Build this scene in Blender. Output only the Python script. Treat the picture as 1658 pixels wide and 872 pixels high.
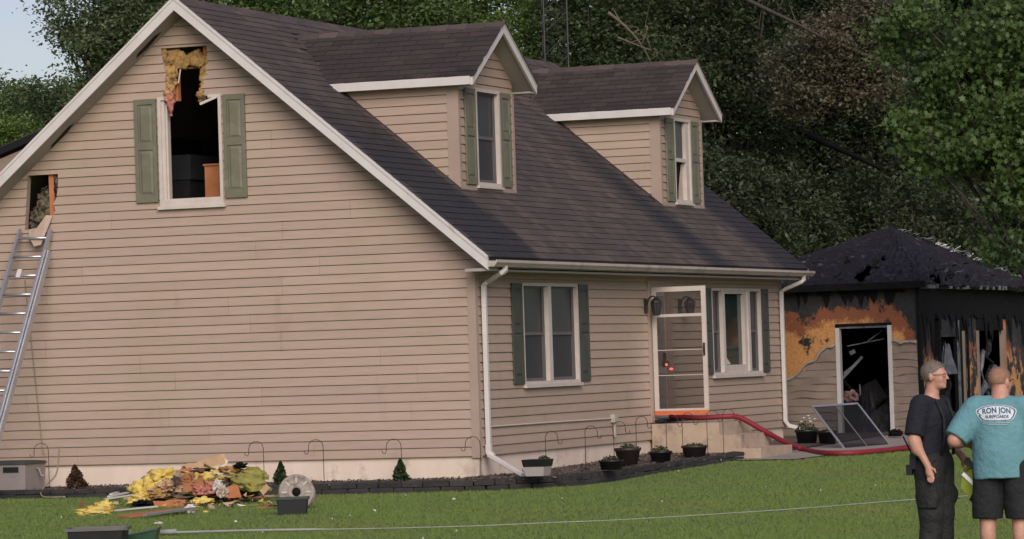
import bpy, math, random
import numpy as np
from mathutils import Vector, Matrix

for _o in list(bpy.data.objects):
    bpy.data.objects.remove(_o)
SC = bpy.context.scene
COL = SC.collection
rnd = random.Random(7)
NR = np.random.RandomState(11)

# ------------------------------------------------------------------ camera
CAM = np.array([18.9674, -47.8138, 1.2808])
FPX = 6147.23                                   # focal length in photo pixels (1658 wide)
RT = np.array([0.93246714, 0.35982907, -0.03206368])
UP = np.array([0.03850083, -0.01073482, 0.99920091])
FW = np.array([-0.35919734, 0.93295649, 0.02386358])
cam = bpy.data.cameras.new('camera')
camo = bpy.data.objects.new('camera', cam)
COL.objects.link(camo)
cam.sensor_width = 36.0
cam.lens = 36.0 * FPX / 1658.0
cam.clip_start = 0.5
cam.clip_end = 3000
m = Matrix.Identity(4)
for i in range(3):
    m[i][0], m[i][1], m[i][2], m[i][3] = RT[i], UP[i], -FW[i], CAM[i]
camo.matrix_world = m
SC.camera = camo
YAW = 0.367517


def at(u, v, d):
    """point seen at photo pixel u, v at depth d metres"""
    return CAM + d * (FW + RT * (u - 829) / FPX - UP * (v - 436) / FPX)


# ------------------------------------------------------------------ light
SUN_EL, SUN_AZ = math.radians(30), math.radians(150)     # azimuth from +Y clockwise
w = bpy.data.worlds.new('World')
SC.world = w
w.use_nodes = True
nt = w.node_tree
bg = nt.nodes['Background']
sky = nt.nodes.new('ShaderNodeTexSky')
sky.sky_type = 'NISHITA'
sky.sun_disc = False
sky.sun_elevation = SUN_EL
sky.sun_rotation = SUN_AZ
sky.air_density = 1.0
sky.dust_density = 1.2
sky.ozone_density = 1.5
hs = nt.nodes.new('ShaderNodeHueSaturation')
hs.inputs['Saturation'].default_value = 0.78
hs.inputs['Hue'].default_value = 0.56
nt.links.new(sky.outputs[0], hs.inputs['Color'])
nt.links.new(hs.outputs[0], bg.inputs[0])
bg.inputs[1].default_value = 0.066
sl = bpy.data.lights.new('sun', 'SUN')
sl.energy = 2.05
sl.angle = math.radians(40)
sl.color = (1.0, 0.93, 0.865)
so = bpy.data.objects.new('sun', sl)
COL.objects.link(so)
sd = Vector((math.sin(SUN_AZ) * math.cos(SUN_EL), math.cos(SUN_AZ) * math.cos(SUN_EL), math.sin(SUN_EL)))
so.rotation_euler = sd.to_track_quat('Z', 'Y').to_euler()
so.location = (0, -20, 30)
SC.view_settings.view_transform = 'Standard'
SC.view_settings.look = 'None'
SC.view_settings.exposure = 0.62
SC.view_settings.gamma = 1.0
SC.view_settings.use_curve_mapping = False

# ------------------------------------------------------------------ helpers
WO = {}


def setp(o, parent, origin):
    COL.objects.link(o)
    if parent is not None:
        o.parent = parent
        o.location = Vector(origin) - Vector(WO[parent.name])
    else:
        o.location = origin
    WO[o.name] = tuple(origin)


def tag(o, label=None, cat=None, group=None, kind=None):
    if label: o['label'] = label
    if cat: o['category'] = cat
    if group: o['group'] = group
    if kind: o['kind'] = kind
    return o


def thing(name, loc, label, cat, group=None):
    o = bpy.data.objects.new(name, None)
    o.empty_display_size = 0.2
    setp(o, None, tuple(float(c) for c in loc))
    return tag(o, label, cat, group)


def rawmesh(name, V, F, mat, smooth=False):
    me = bpy.data.meshes.new(name)
    V = np.asarray(V, dtype=np.float64)
    if isinstance(F, np.ndarray):
        k = F.shape[1]
        me.vertices.add(len(V)); me.vertices.foreach_set('co', V.astype(np.float32).ravel())
        me.loops.add(F.size); me.loops.foreach_set('vertex_index', F.astype(np.int32).ravel())
        me.polygons.add(len(F))
        me.polygons.foreach_set('loop_start', np.arange(0, F.size, k, dtype=np.int32))
        me.polygons.foreach_set('loop_total', np.full(len(F), k, dtype=np.int32))
        me.update(calc_edges=True)
    else:
        me.from_pydata([tuple(map(float, v)) for v in V], [], F)
    me.materials.append(mat)
    if smooth:
        me.polygons.foreach_set('use_smooth', [True] * len(me.polygons))
    me.update()
    return me


def make(name, V, F, mat, parent=None, smooth=False, origin=None):
    V = np.asarray(V, dtype=np.float64)
    if origin is None:
        if parent is not None:
            origin = WO[parent.name]
        else:
            lo, hi = V.min(0), V.max(0)
            origin = ((lo[0] + hi[0]) / 2, (lo[1] + hi[1]) / 2, lo[2])
    me = rawmesh(name, V - np.array(origin), F, mat, smooth)
    o = bpy.data.objects.new(name, me)
    setp(o, parent, tuple(float(c) for c in origin))
    return o


def inst(name, me, mw, parent):
    o = bpy.data.objects.new(name, me)
    COL.objects.link(o)
    if parent is not None:
        o.parent = parent
        o.matrix_local = Matrix.Translation(-Vector(WO[parent.name])) @ mw
    else:
        o.matrix_local = mw
    WO[o.name] = tuple(mw.translation)
    return o


class B:
    """collects shapes in world coordinates; make() links them as one mesh"""

    def __init__(self):
        self.V = []; self.F = []

    def add(self, V, F):
        n = len(self.V)
        self.V += [tuple(map(float, v)) for v in V]
        self.F += [tuple(i + n for i in f) for f in F]
        return self

    def box(self, x0, x1, y0, y1, z0, z1):
        return self.add([(x0, y0, z0), (x1, y0, z0), (x1, y1, z0), (x0, y1, z0), (x0, y0, z1), (x1, y0, z1), (x1, y1, z1), (x0, y1, z1)],
                        [(0, 3, 2, 1), (4, 5, 6, 7), (0, 1, 5, 4), (1, 2, 6, 5), (2, 3, 7, 6), (3, 0, 4, 7)])

    def loft(self, rings, caps=True):
        k = len(rings[0]); V = []; F = []
        for r in rings: V += list(r)
        for i in range(len(rings) - 1):
            for j in range(k):
                a, b = i * k + j, i * k + (j + 1) % k
                F.append((a, b, b + k, a + k))
        if caps:
            F.append(tuple(range(k - 1, -1, -1)))
            F.append(tuple(range((len(rings) - 1) * k, len(rings) * k)))
        return self.add(V, F)

    def prism(self, poly, vec):
        poly = [np.array(p, float) for p in poly]
        return self.loft([poly, [p + np.array(vec, float) for p in poly]])

    def tube(self, pts, r, n=8, caps=True):
        pts = [np.array(p, float) for p in pts]
        rs = [r] * len(pts) if np.isscalar(r) else r
        rings = []; prev = None
        for i, p in enumerate(pts):
            t = pts[min(i + 1, len(pts) - 1)] - pts[max(i - 1, 0)]
            t = t / (np.linalg.norm(t) + 1e-9)
            if prev is None:
                a = np.array([0, 0, 1.]) if abs(t[2]) < .9 else np.array([1., 0, 0])
                nrm = np.cross(t, a)
            else:
                nrm = prev - t * (prev @ t)
            nrm = nrm / (np.linalg.norm(nrm) + 1e-9); prev = nrm
            bn = np.cross(t, nrm)
            rings.append([p + rs[i] * (math.cos(2 * math.pi * k / n) * nrm + math.sin(2 * math.pi * k / n) * bn) for k in range(n)])
        return self.loft(rings, caps)

    def beam(self, a, b, wdt, th, up=(0, 0, 1)):
        a = np.array(a, float); b = np.array(b, float)
        t = (b - a) / np.linalg.norm(b - a)
        s = np.cross(t, np.array(up, float)); s /= np.linalg.norm(s)
        u = np.cross(s, t)
        q = [(-1, -1), (1, -1), (1, 1), (-1, 1)]
        return self.loft([[p + s * wdt / 2 * i + u * th / 2 * j for i, j in q] for p in (a, b)])

    def lathe(self, c, prof, n=20):
        rings = [[(c[0] + r * math.cos(2 * math.pi * k / n), c[1] + r * math.sin(2 * math.pi * k / n), c[2] + z) for k in range(n)] for r, z in prof]
        return self.loft(rings)

    def make(self, name, mat, parent=None, smooth=False, origin=None):
        return make(name, self.V, self.F, mat, parent, smooth, origin)


def crv(pts, n=8):
    """Catmull-Rom through pts"""
    p = [np.array(q, float) for q in pts]
    p = [2 * p[0] - p[1]] + p + [2 * p[-1] - p[-2]]
    out = []
    for i in range(1, len(p) - 2):
        for k in range(n):
            t = k / n
            out.append(.5 * (2 * p[i] + (p[i + 1] - p[i - 1]) * t + (2 * p[i - 1] - 5 * p[i] + 4 * p[i + 1] - p[i + 2]) * t * t + (3 * p[i] - p[i - 1] - 3 * p[i + 1] + p[i + 2]) * t ** 3))
    out.append(p[-2])
    return out


# ------------------------------------------------------------------ materials
def nodes(name):
    mt = bpy.data.materials.new(name)
    mt.use_nodes = True
    t = mt.node_tree
    return mt, t, t.nodes['Principled BSDF'], t.nodes, t.links


def mixc(t, fac, a, b, mode='MIX'):
    n = t.nodes.new('ShaderNodeMix'); n.data_type = 'RGBA'; n.blend_type = mode
    for s, v in ((0, fac), (6, a), (7, b)):
        if hasattr(v, 'links') or hasattr(v, 'is_linked'): t.links.new(v, n.inputs[s])
        elif s == 0: n.inputs[0].default_value = v
        else: n.inputs[s].default_value = (*v, 1)
    return n.outputs[2]


def ramp(t, fac, p0, p1):
    n = t.nodes.new('ShaderNodeMapRange'); n.clamp = True
    t.links.new(fac, n.inputs[0]); n.inputs[1].default_value = p0; n.inputs[2].default_value = p1
    return n.outputs[0]


def math_(t, op, a, b=0.0, c=None):
    n = t.nodes.new('ShaderNodeMath'); n.operation = op
    for i, v in enumerate((a, b) if c is None else (a, b, c)):
        if hasattr(v, 'is_linked'): t.links.new(v, n.inputs[i])
        else: n.inputs[i].default_value = v
    return n.outputs[0]


def noise(t, vec, scale, detail=4, rough=.55, stretch=None):
    if stretch:
        mp = t.nodes.new('ShaderNodeMapping'); mp.inputs[3].default_value = stretch
        t.links.new(vec, mp.inputs[0]); vec = mp.outputs[0]
    n = t.nodes.new('ShaderNodeTexNoise')
    n.inputs['Scale'].default_value = scale; n.inputs['Detail'].default_value = detail; n.inputs['Roughness'].default_value = rough
    t.links.new(vec, n.inputs['Vector'])
    return n.outputs[0]


def pos(t):
    return t.nodes.new('ShaderNodeNewGeometry').outputs['Position']


def pm(name, c1, c2=None, scale=3.0, rough=.7, bump=0.0, bscale=40, jitter=0.0, stretch=None, metal=0.0, spec=.4, c3=None, s3=1.0, t3=(.55, .7), bdist=.01):
    """noise-mottled surface: c1..c2 at one scale, patches of c3 at another, per-piece jitter, fine relief"""
    mt, t, p, N, L = nodes(name)
    P = pos(t)
    c2 = c2 or tuple(c * .8 for c in c1)
    c1 = tuple(c * .84 for c in c1); c2 = tuple(c * .84 for c in c2); c3 = tuple(c * .84 for c in c3) if c3 else None
    col = mixc(t, ramp(t, noise(t, P, scale, 5, .6, stretch), .3, .7), c1, c2)
    if c3:
        col = mixc(t, ramp(t, noise(t, P, s3, 5, .62), *t3), col, c3)
    if jitter:
        oi = N.new('ShaderNodeObjectInfo'); gi = N.new('ShaderNodeNewGeometry')
        f = math_(t, 'FRACT', math_(t, 'ADD', oi.outputs['Random'], gi.outputs['Random Per Island']))
        f = math_(t, 'MULTIPLY_ADD', f, 2 * jitter, 1 - jitter)
        cx = N.new('ShaderNodeCombineXYZ')
        for i in range(3): L.new(f, cx.inputs[i])
        col = mixc(t, 1.0, col, cx.outputs[0], 'MULTIPLY')
    L.new(col, p.inputs['Base Color'])
    p.inputs['Roughness'].default_value = rough
    p.inputs['Metallic'].default_value = metal
    p.inputs['Specular IOR Level'].default_value = spec
    if bump:
        bn = N.new('ShaderNodeBump'); bn.inputs['Strength'].default_value = bump; bn.inputs['Distance'].default_value = bdist
        L.new(noise(t, P, bscale, 4, .6, stretch), bn.inputs['Height'])
        L.new(bn.outputs[0], p.inputs['Normal'])
    return mt


MT = {}


def siding_mat(name, c, green=.5):
    mt, t, p, N, L = nodes(name)
    P = pos(t)
    col = mixc(t, ramp(t, noise(t, P, 2.2, 4, .6, (1, 1, 9)), .3, .72), c, tuple(k * .88 for k in c))
    col = mixc(t, math_(t, 'MULTIPLY', ramp(t, noise(t, P, .55, 5, .6), .48, .75), green), col, (c[0] * .78, c[1] * .88, c[2] * .72))
    col = mixc(t, math_(t, 'MULTIPLY', ramp(t, noise(t, P, 1.6, 6, .7, (1.2, 1.2, .5)), .60, .82), .55), col, tuple(k * .55 for k in c))
    oi = N.new('ShaderNodeObjectInfo')
    f = math_(t, 'MULTIPLY_ADD', oi.outputs['Random'], .10, .95)
    cx = N.new('ShaderNodeCombineXYZ')
    for i in range(3): L.new(f, cx.inputs[i])
    col = mixc(t, 1.0, col, cx.outputs[0], 'MULTIPLY')
    L.new(col, p.inputs['Base Color'])
    p.inputs['Roughness'].default_value = .55
    p.inputs['Specular IOR Level'].default_value = .3
    bn = N.new('ShaderNodeBump'); bn.inputs['Strength'].default_value = .25; bn.inputs['Distance'].default_value = .004
    L.new(noise(t, P, 30, 4, .6, (.15, .15, 3)), bn.inputs['Height']); L.new(bn.outputs[0], p.inputs['Normal'])
    return mt


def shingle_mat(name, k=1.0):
    mt, t, p, N, L = nodes(name)
    P = pos(t)
    oi = N.new('ShaderNodeObjectInfo'); gi = N.new('ShaderNodeNewGeometry')
    f = math_(t, 'FRACT', math_(t, 'ADD', math_(t, 'MULTIPLY', oi.outputs['Random'], 7.31), gi.outputs['Random Per Island']))
    base = mixc(t, f, (.047, .035, .032), (.088, .065, .056))
    base = mixc(t, ramp(t, noise(t, P, .8, 4, .6), .4, .7), base, (.052, .040, .040))
    # runoff stains: algae-dark strips straight down the slope beside the dormers
    sp = N.new('ShaderNodeSeparateXYZ'); L.new(P, sp.inputs[0])
    yy = math_(t, 'ADD', sp.outputs[1], math_(t, 'MULTIPLY', math_(t, 'SUBTRACT', noise(t, P, 1.4, 4, .6), .5), .9))
    def band(a, b, s):
        u1 = ramp(t, yy, a - s, a + s); u2 = ramp(t, yy, b + s, b - s)
        return math_(t, 'MULTIPLY', u1, u2)
    st = math_(t, 'MAXIMUM', math_(t, 'MAXIMUM', band(-.3, 1.62, .08), band(9.1, 10.3, .35)), band(12.9, 20, .3))
    lowx = ramp(t, math_(t, 'ADD', sp.outputs[0], math_(t, 'MULTIPLY', noise(t, P, .7, 3), 1.2)), -2.3, -.9)
    st = math_(t, 'MULTIPLY', st, lowx)
    base = mixc(t, math_(t, 'MULTIPLY', st, .82), base, (.012, .0135, .018))
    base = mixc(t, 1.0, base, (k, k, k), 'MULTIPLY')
    L.new(base, p.inputs['Base Color'])
    p.inputs['Roughness'].default_value = .85
    p.inputs['Specular IOR Level'].default_value = .35
    bn = N.new('ShaderNodeBump'); bn.inputs['Strength'].default_value = .5; bn.inputs['Distance'].default_value = .006
    L.new(noise(t, P, 160, 2, .7), bn.inputs['Height']); L.new(bn.outputs[0], p.inputs['Normal'])
    return mt


def leaf_mat(name, c1, c2, c3=None, trans=.38):
    mt, t, p, N, L = nodes(name)
    gi = N.new('ShaderNodeNewGeometry')
    col = mixc(t, gi.outputs['Random Per Island'], c1, c2)
    if c3:
        col = mixc(t, ramp(t, noise(t, pos(t), .5, 3), .5, .66), col, c3)
    L.new(col, p.inputs['Base Color'])
    p.inputs['Roughness'].default_value = .5
    p.inputs['Specular IOR Level'].default_value = .35
    tr = N.new('ShaderNodeBsdfTranslucent'); L.new(col, tr.inputs[0])
    mx = N.new('ShaderNodeMixShader'); mx.inputs[0].default_value = trans
    L.new(p.outputs[0], mx.inputs[1]); L.new(tr.outputs[0], mx.inputs[2])
    L.new(mx.outputs[0], N['Material Output'].inputs[0])
    return mt


def glass_mat(name, tint, clear, rough=.03):
    mt, t, p, N, L = nodes(name)
    tr = N.new('ShaderNodeBsdfTransparent'); tr.inputs[0].default_value = (*tint, 1)
    gl = N.new('ShaderNodeBsdfGlossy'); gl.inputs['Roughness'].default_value = rough; gl.inputs[0].default_value = (.9, .9, .9, 1)
    df = N.new('ShaderNodeBsdfDiffuse'); df.inputs[0].default_value = (.05, .05, .055, 1)
    fr = N.new('ShaderNodeFresnel'); fr.inputs[0].default_value = 1.5
    m1 = N.new('ShaderNodeMixShader'); m1.inputs[0].default_value = clear
    L.new(df.outputs[0], m1.inputs[1]); L.new(tr.outputs[0], m1.inputs[2])
    m2 = N.new('ShaderNodeMixShader'); L.new(fr.outputs[0], m2.inputs[0])
    L.new(m1.outputs[0], m2.inputs[1]); L.new(gl.outputs[0], m2.inputs[2])
    L.new(m2.outputs[0], N['Material Output'].inputs[0])
    return mt


SIDC = (.376, .272, .217)
MT['siding'] = siding_mat('vinyl siding', SIDC)
MT['trim_tan'] = pm('tan corner trim', (.41, .30, .245), (.36, .26, .21), 2, .5, .1, 60)
MT['white'] = pm('weathered white trim', (.66, .61, .59), (.58, .52, .50), 2.5, .5, .1, 50, c3=(.40, .33, .28), s3=5, t3=(.64, .8))
MT['white_clean'] = pm('white window vinyl', (.62, .53, .485), (.53, .45, .41), 6, .45, c3=(.42, .34, .29), s3=9, t3=(.66, .8))
MT['soffit'] = pm('soffit', (.42, .37, .35), (.33, .29, .27), 2, .6, .1, 40)
MT['gutter'] = pm('gutter', (.50, .43, .38), (.40, .34, .30), 1.5, .4, 0, c3=(.26, .21, .17), s3=3, t3=(.55, .75))
MT['green'] = pm('sage shutter', (.170, .160, .112), (.142, .133, .093), 5, .6, .15, 60, c3=(.20, .20, .14), s3=4, t3=(.5, .75))
MT['dkgreen'] = pm('dark green shutter', (.068, .070, .058), (.054, .056, .047), 5, .55, .1, 60)
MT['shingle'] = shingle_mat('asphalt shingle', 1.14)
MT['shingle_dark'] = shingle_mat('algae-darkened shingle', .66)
MT['found'] = pm('painted foundation', (.78, .63, .53), (.66, .52, .43), 2, .8, .2, 50, c3=(.36, .27, .21), s3=2.2, t3=(.56, .78), stretch=(1, 1, .35))
MT['concrete'] = pm('step concrete', (.50, .37, .28), (.40, .29, .215), 3, .85, .3, 70, c3=(.21, .16, .125), s3=2.4, t3=(.52, .7))
MT['path'] = pm('path concrete', (.34, .29, .25), (.27, .23, .20), 2, .85, .3, 60)
MT['dark'] = pm('unlit room', (.012, .012, .014), (.009, .009, .011), 2, .9)
MT['roomwall'] = pm('room wall board', (.026, .027, .033), (.018, .019, .023), 2, .9)
MT['pane'] = pm('dark window pane', (.034, .035, .041), (.026, .027, .032), 1.2, .30, spec=.3)
MT['panegreen'] = pm('greenish pane', (.020, .040, .034), (.012, .024, .022), 1.2, .07, spec=.6)
MT['screen'] = pm('insect screen', (.042, .040, .045), (.034, .033, .037), 3, .6)
MT['sash'] = pm('sash behind screen', (.14, .125, .125), (.11, .10, .10), 5, .6)
MT['curtain'] = pm('pale curtain', (.55, .45, .36), (.42, .34, .27), 8, .9)
MT['osb'] = pm('orange chipboard', (.46, .20, .065), (.30, .115, .035), 22, .85, .3, 50, c3=(.02, .015, .014), s3=2.3, t3=(.60, .68))
MT['char'] = pm('charred wood', (.006, .006, .007), (.012, .011, .013), 6, .85, .8, 24, spec=.12, c3=(.05, .047, .05), s3=4.5, t3=(.66, .78))
MT['charsheen'] = pm('wet char', (.011, .010, .012), (.022, .021, .023), 5, .72, .9, 14, spec=.2, c3=(.085, .082, .09), s3=8, t3=(.58, .72))
MT['ash'] = pm('grey ash and foil', (.20, .20, .22), (.05, .05, .055), 7, .6, .5, 30)
MT['melt'] = pm('melted siding', (.30, .225, .185), (.23, .17, .14), 3, .6, .3, 30, c3=(.10, .08, .07), s3=2, t3=(.6, .75))
MT['insul'] = pm('yellow insulation', (.76, .58, .16), (.62, .43, .09), 9, .95, .8, 60, c3=(.62, .50, .26), s3=4, t3=(.55, .7))
MT['insuldirty'] = pm('scorched insulation', (.50, .30, .10), (.30, .16, .06), 9, .95, .8, 50, c3=(.07, .045, .03), s3=6, t3=(.52, .66))
MT['insulsoot'] = pm('sooty insulation', (.20, .15, .085), (.07, .055, .04), 7, .95, .8, 50, c3=(.015, .013, .012), s3=7, t3=(.48, .6))
MT['insulpink'] = pm('pink insulation', (.55, .20, .17), (.38, .13, .11), 9, .95, .8, 50, c3=(.55, .34, .15), s3=6, t3=(.5, .65))
MT['lime'] = pm('lime batt', (.34, .30, .07), (.22, .20, .05), 5, .9, .8, 30, stretch=(1, 1, 4))
MT['stud'] = pm('orange lumber', (.50, .19, .075), (.38, .13, .05), 5, .8, .2, 40)
MT['timber'] = pm('raw board', (.58, .38, .24), (.44, .27, .16), 5, .85, .2, 40)
MT['rust'] = pm('rusty orange panel', (.46, .19, .085), (.34, .13, .06), 5, .8, .2, 40)
MT['alu'] = pm('ladder aluminium', (.62, .62, .64), (.50, .50, .52), 3, .35, metal=.75)
MT['edge'] = pm('black landscape stone', (.022, .020, .020), (.040, .036, .034), 6, .85, .8, 24, jitter=.25, c3=(.012, .012, .012), s3=3)
MT['mulch'] = pm('mulch', (.14, .105, .085), (.055, .04, .034), 26, .95, .9, 30)
MT['iron'] = pm('black iron', (.018, .016, .016), (.030, .026, .025), 8, .5)
MT['black'] = pm('black plastic', (.009, .009, .011), (.014, .014, .017), 4, .42)
MT['potbrown'] = pm('dark brown pot', (.040, .028, .026), (.028, .02, .019), 4, .5)
MT['greyplastic'] = pm('grey-pink plastic box', (.30, .25, .24), (.24, .20, .19), 3, .6)
MT['lid'] = pm('slate lid', (.045, .050, .050), (.034, .038, .038), 3, .6)
MT['redhose'] = pm('red fire hose', (.26, .018, .030), (.20, .014, .025), 9, .6, .3, 60)
MT['rope'] = pm('pale hose line', (.34, .34, .31), (.24, .25, .22), 3, .7)
MT['tan_rope'] = pm('tan rope', (.30, .24, .17), (.24, .19, .14), 9, .8)
MT['redglow'], _t, _p, _N, _L = nodes('emissive red reflection')  # emission imitating red vehicle lights mirrored in the storm door
_p.inputs['Emission Color'].default_value = (1, .05, .03, 1); _p.inputs['Emission Strength'].default_value = 6
_p.inputs['Base Color'].default_value = (.6, .02, .02, 1)
MT['doortan'] = pm('tan storm door paint', (.60, .51, .455), (.52, .44, .39), 5, .5)
MT['kick'] = pm('kick strip with painted red light', (.62, .13, .05), (.66, .045, .03), 3, .5, c3=(.60, .20, .07), s3=2.5, t3=(.4, .6))  # red emergency light on the strip is painted into its colour
MT['stormglass'] = glass_mat('storm door glass', (.80, .78, .76), .93)
MT['screenmesh'] = glass_mat('screen mesh', (.58, .58, .60), .88, .5)
for _n in MT['screenmesh'].node_tree.nodes:
    if _n.type == 'FRESNEL': _n.inputs[0].default_value = 1.08
MT['bark'] = pm('bark', (.075, .058, .046), (.045, .036, .03), 5, .9, .8, 18, stretch=(3, 3, .5))
MT['palebark'] = pm('dead branch', (.19, .145, .11), (.13, .10, .075), 5, .9, .5, 25)

# ------------------------------------------------------------------ ground
def onp(ax, val, u, v):
    d = FW * FPX + RT * (u - 829) - UP * (v - 436)
    i = 'xyz'.index(ax)
    return CAM + d * ((val - CAM[i]) / d[i])


SD = np.array([-.3593, .9332]); TD = np.array([.9332, .3593])
GS = [-4000, 0, 38, 50, 57, 66, 80, 4000]; GZ = [-.85, -.80, -.60, -.47, -.34, -.21, -.15, -.15]


def gz(x, y):
    s = (np.asarray(x) - CAM[0]) * SD[0] + (np.asarray(y) - CAM[1]) * SD[1]
    k = [-2, -1, 0, 1, 2]
    return sum(np.interp(s + q, GS, GZ) for q in k) / 5


def gnd(u, v, off=0.0):
    z = -.5
    for _ in range(40):
        p = onp('z', z + off, u, v)
        z = .5 * z + .5 * float(gz(p[0], p[1]))
    return onp('z', z + off, u, v)


def lawn_mat():
    mt, t, p, N, L = nodes('lawn soil')
    P = pos(t)
    col = mixc(t, ramp(t, noise(t, P, 30, 4, .7), .3, .7), (.075, .110, .026), (.115, .150, .040))
    L.new(col, p.inputs['Base Color']); p.inputs['Roughness'].default_value = .95
    return mt


ss = np.concatenate([np.linspace(-60, 20, 9), np.linspace(22, 100, 79), np.geomspace(104, 2500, 16)])
tt = np.concatenate([-np.geomspace(1500, 30, 12), np.linspace(-25, 25, 51), np.geomspace(30, 1500, 12)])
GV = []
for s in ss:
    for t_ in tt:
        x, y = CAM[0] + SD[0] * s + TD[0] * t_, CAM[1] + SD[1] * s + TD[1] * t_
        GV.append((x, y, float(gz(x, y))))
nT = len(tt)
GF = [(i * nT + j, i * nT + j + 1, (i + 1) * nT + j + 1, (i + 1) * nT + j) for i in range(len(ss) - 1) for j in range(nT - 1)]
tag(make('lawn_ground', GV, GF, lawn_mat(), None, True, (0, 0, 0)), 'mown green lawn around the house', 'lawn', kind='structure')

# ------------------------------------------------------------------ house
HX, RP, PK, LEN = 4.18, .8303, 6.46, 14.1


def roofz(x): return PK - RP * abs(x + HX)
def roofx(z): return -HX + (PK - z) / RP


house = thing('house', (-4.18, 7, -.45), 'tan vinyl-sided house with two dormers, green shutters and a hole cut in its gable', 'house')


class Fm:
    """wall frame: u along the wall, n outward, z up"""
    def __init__(s, O, U, Nn):
        s.O = np.array(O, float); s.U = np.array(U, float); s.N = np.array(Nn, float)

    def p(s, u, n, z): return s.O + s.U * u + s.N * n + np.array([0, 0, z])

    def box(s, b, u0, u1, n0, n1, z0, z1):
        c = [s.p(*q) for q in ((u0, n0, z0), (u1, n0, z0), (u1, n1, z0), (u0, n1, z0), (u0, n0, z1), (u1, n0, z1), (u1, n1, z1), (u0, n1, z1))]
        b.add(c, [(0, 3, 2, 1), (4, 5, 6, 7), (0, 1, 5, 4), (1, 2, 6, 5), (2, 3, 7, 6), (3, 0, 4, 7)])
        return b


EXPO = .127
PROF = [(0, .022), (.014, .0215), (.1160, .009), (.1180, -.009), (.130, -.009)]


def prof(h):
    return float(np.interp(h, [q[0] for q in PROF], [q[1] for q in PROF]))


def joints(k):
    q = random.Random(k * 13 + 5)
    o = q.uniform(0, 3.6)
    return [-12 + o + 3.66 * j for j in range(9)]


def boards(parent, fr, z0, z1, ul, ur, holes, mat, back=-.09, sag=None, name='siding_board'):
    """one object for each siding course, cut where holes interrupt it; ul/ur/hole edges are functions of z"""
    n = int(math.ceil((z1 - z0) / EXPO - 1e-6))
    for i in range(n):
        za = z0 + i * EXPO; zb = min(za + EXPO, z1)
        cuts = {za, zb}
        for h in holes:
            for zc in (h[0], h[1]):
                if za + .012 < zc < zb - .012: cuts.add(zc)
        cuts = sorted(cuts)
        for a, b in zip(cuts[:-1], cuts[1:]):
            mid = (a + b) / 2
            seg = [(ul, ur)]
            for h in holes:
                if h[0] - .012 <= mid <= h[1] + .012:
                    new = []
                    for l, r in seg:
                        hl, hr = h[2](mid), h[3](mid)
                        if hr <= l(mid) or hl >= r(mid): new.append((l, r)); continue
                        if hl > l(mid) + .01: new.append((l, h[2]))
                        if hr < r(mid) - .01: new.append((h[3], r))
                    seg = new
            sp_ = []
            for l, r in seg:
                jl = [j for j in joints(i // 2) if l(mid) + .5 < j < r(mid) - .5 and l(a) < j and l(b) < j and j < r(a) and j < r(b)]
                e0 = l
                for j in jl:
                    sp_.append((e0, (lambda z, j=j: j - .0015))); e0 = (lambda z, j=j: j + .0015)
                sp_.append((e0, r))
            seg = sp_
            hs = sorted({a - za, b - za} | {q[0] for q in PROF if a - za < q[0] < b - za})
            if abs(b - zb) < 1e-6 and zb == za + EXPO: hs[-1] = EXPO + .003
            for l, r in seg:
                if r(mid) - l(mid) < .02: continue
                sg = sag or (lambda u, z: (0., 0.))
                ringL, ringR = [], []
                for ring, f in ((ringL, l), (ringR, r)):
                    for hh in hs:
                        z = za + hh; ring.append(fr.p(f(min(z, z1)), prof(hh), z))
                    ring.append(fr.p(f(min(za + hs[-1], z1)), back, za + hs[-1])); ring.append(fr.p(f(za + hs[0]), back, za + hs[0]))
                B().loft([ringL, ringR]).make(name, mat, parent)


# ---- gable end facing the lawn
gable = Fm((0, 0, 0), (1, 0, 0), (0, -1, 0))
RL = PK - .165


def gl(z): return max(-8.36, -HX - max(0, (RL - z) / RP))
def gr(z): return min(-.10 if z < 2.5 else .30, -HX + max(0, (RL - z) / RP))


def pw(*pts):
    zs = [p[0] for p in pts]; xs = [p[1] for p in pts]
    return lambda z: float(np.interp(z, zs, xs))


gw = B().box(-8.36, 0, .088, .092, -.1, -.05).make('gable_wall', MT['trim_tan'], house)
WIN = (-4.64, -3.72, 3.60, 5.10)           # rough opening of the gable window
holes = [
    (WIN[2], WIN[3], lambda z: WIN[0], lambda z: WIN[1]),
    (5.10, 5.80, pw((5.10, -4.52), (5.3, -4.545), (5.45, -4.53), (5.6, -4.57), (5.8, -4.60)),
     pw((5.10, -4.02), (5.18, -4.0), (5.3, -3.955), (5.36, -3.97), (5.43, -3.90), (5.55, -3.915), (5.7, -3.875), (5.8, -3.89))),
    (3.345, 4.12, pw((3.345, -6.825), (4.12, -6.755)), pw((3.345, -6.45), (3.5, -6.40), (3.6, -6.33), (3.72, -6.36), (3.8, -6.30), (3.95, -6.275), (4.12, -6.27))),
]
boards(gw, gable, 0, RL - .02, gl, gr, holes, MT['siding'])
# foundation of the whole house, corner posts
fd = B(); fd.box(-8.33, -.02, .02, .25, -.75, .006); fd.box(-.27, -.02, .25, LEN - .02, -.75, .006); fd.box(-8.33, -8.1, .25, LEN - .02, -.75, .006); fd.box(-8.1, -.27, LEN - .27, LEN - .02, -.75, .006)
fd.make('foundation', MT['found'], house)
for nm, (x0, x1, y0, y1) in (('corner_trim', (-.10, .022, -.022, .075)), ('corner_trim', (-.08, .022, LEN - .09, LEN + .022))):
    B().box(x0, x1, y0, y1, -.025, 2.50).make(nm, MT['trim_tan'], house)
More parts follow.
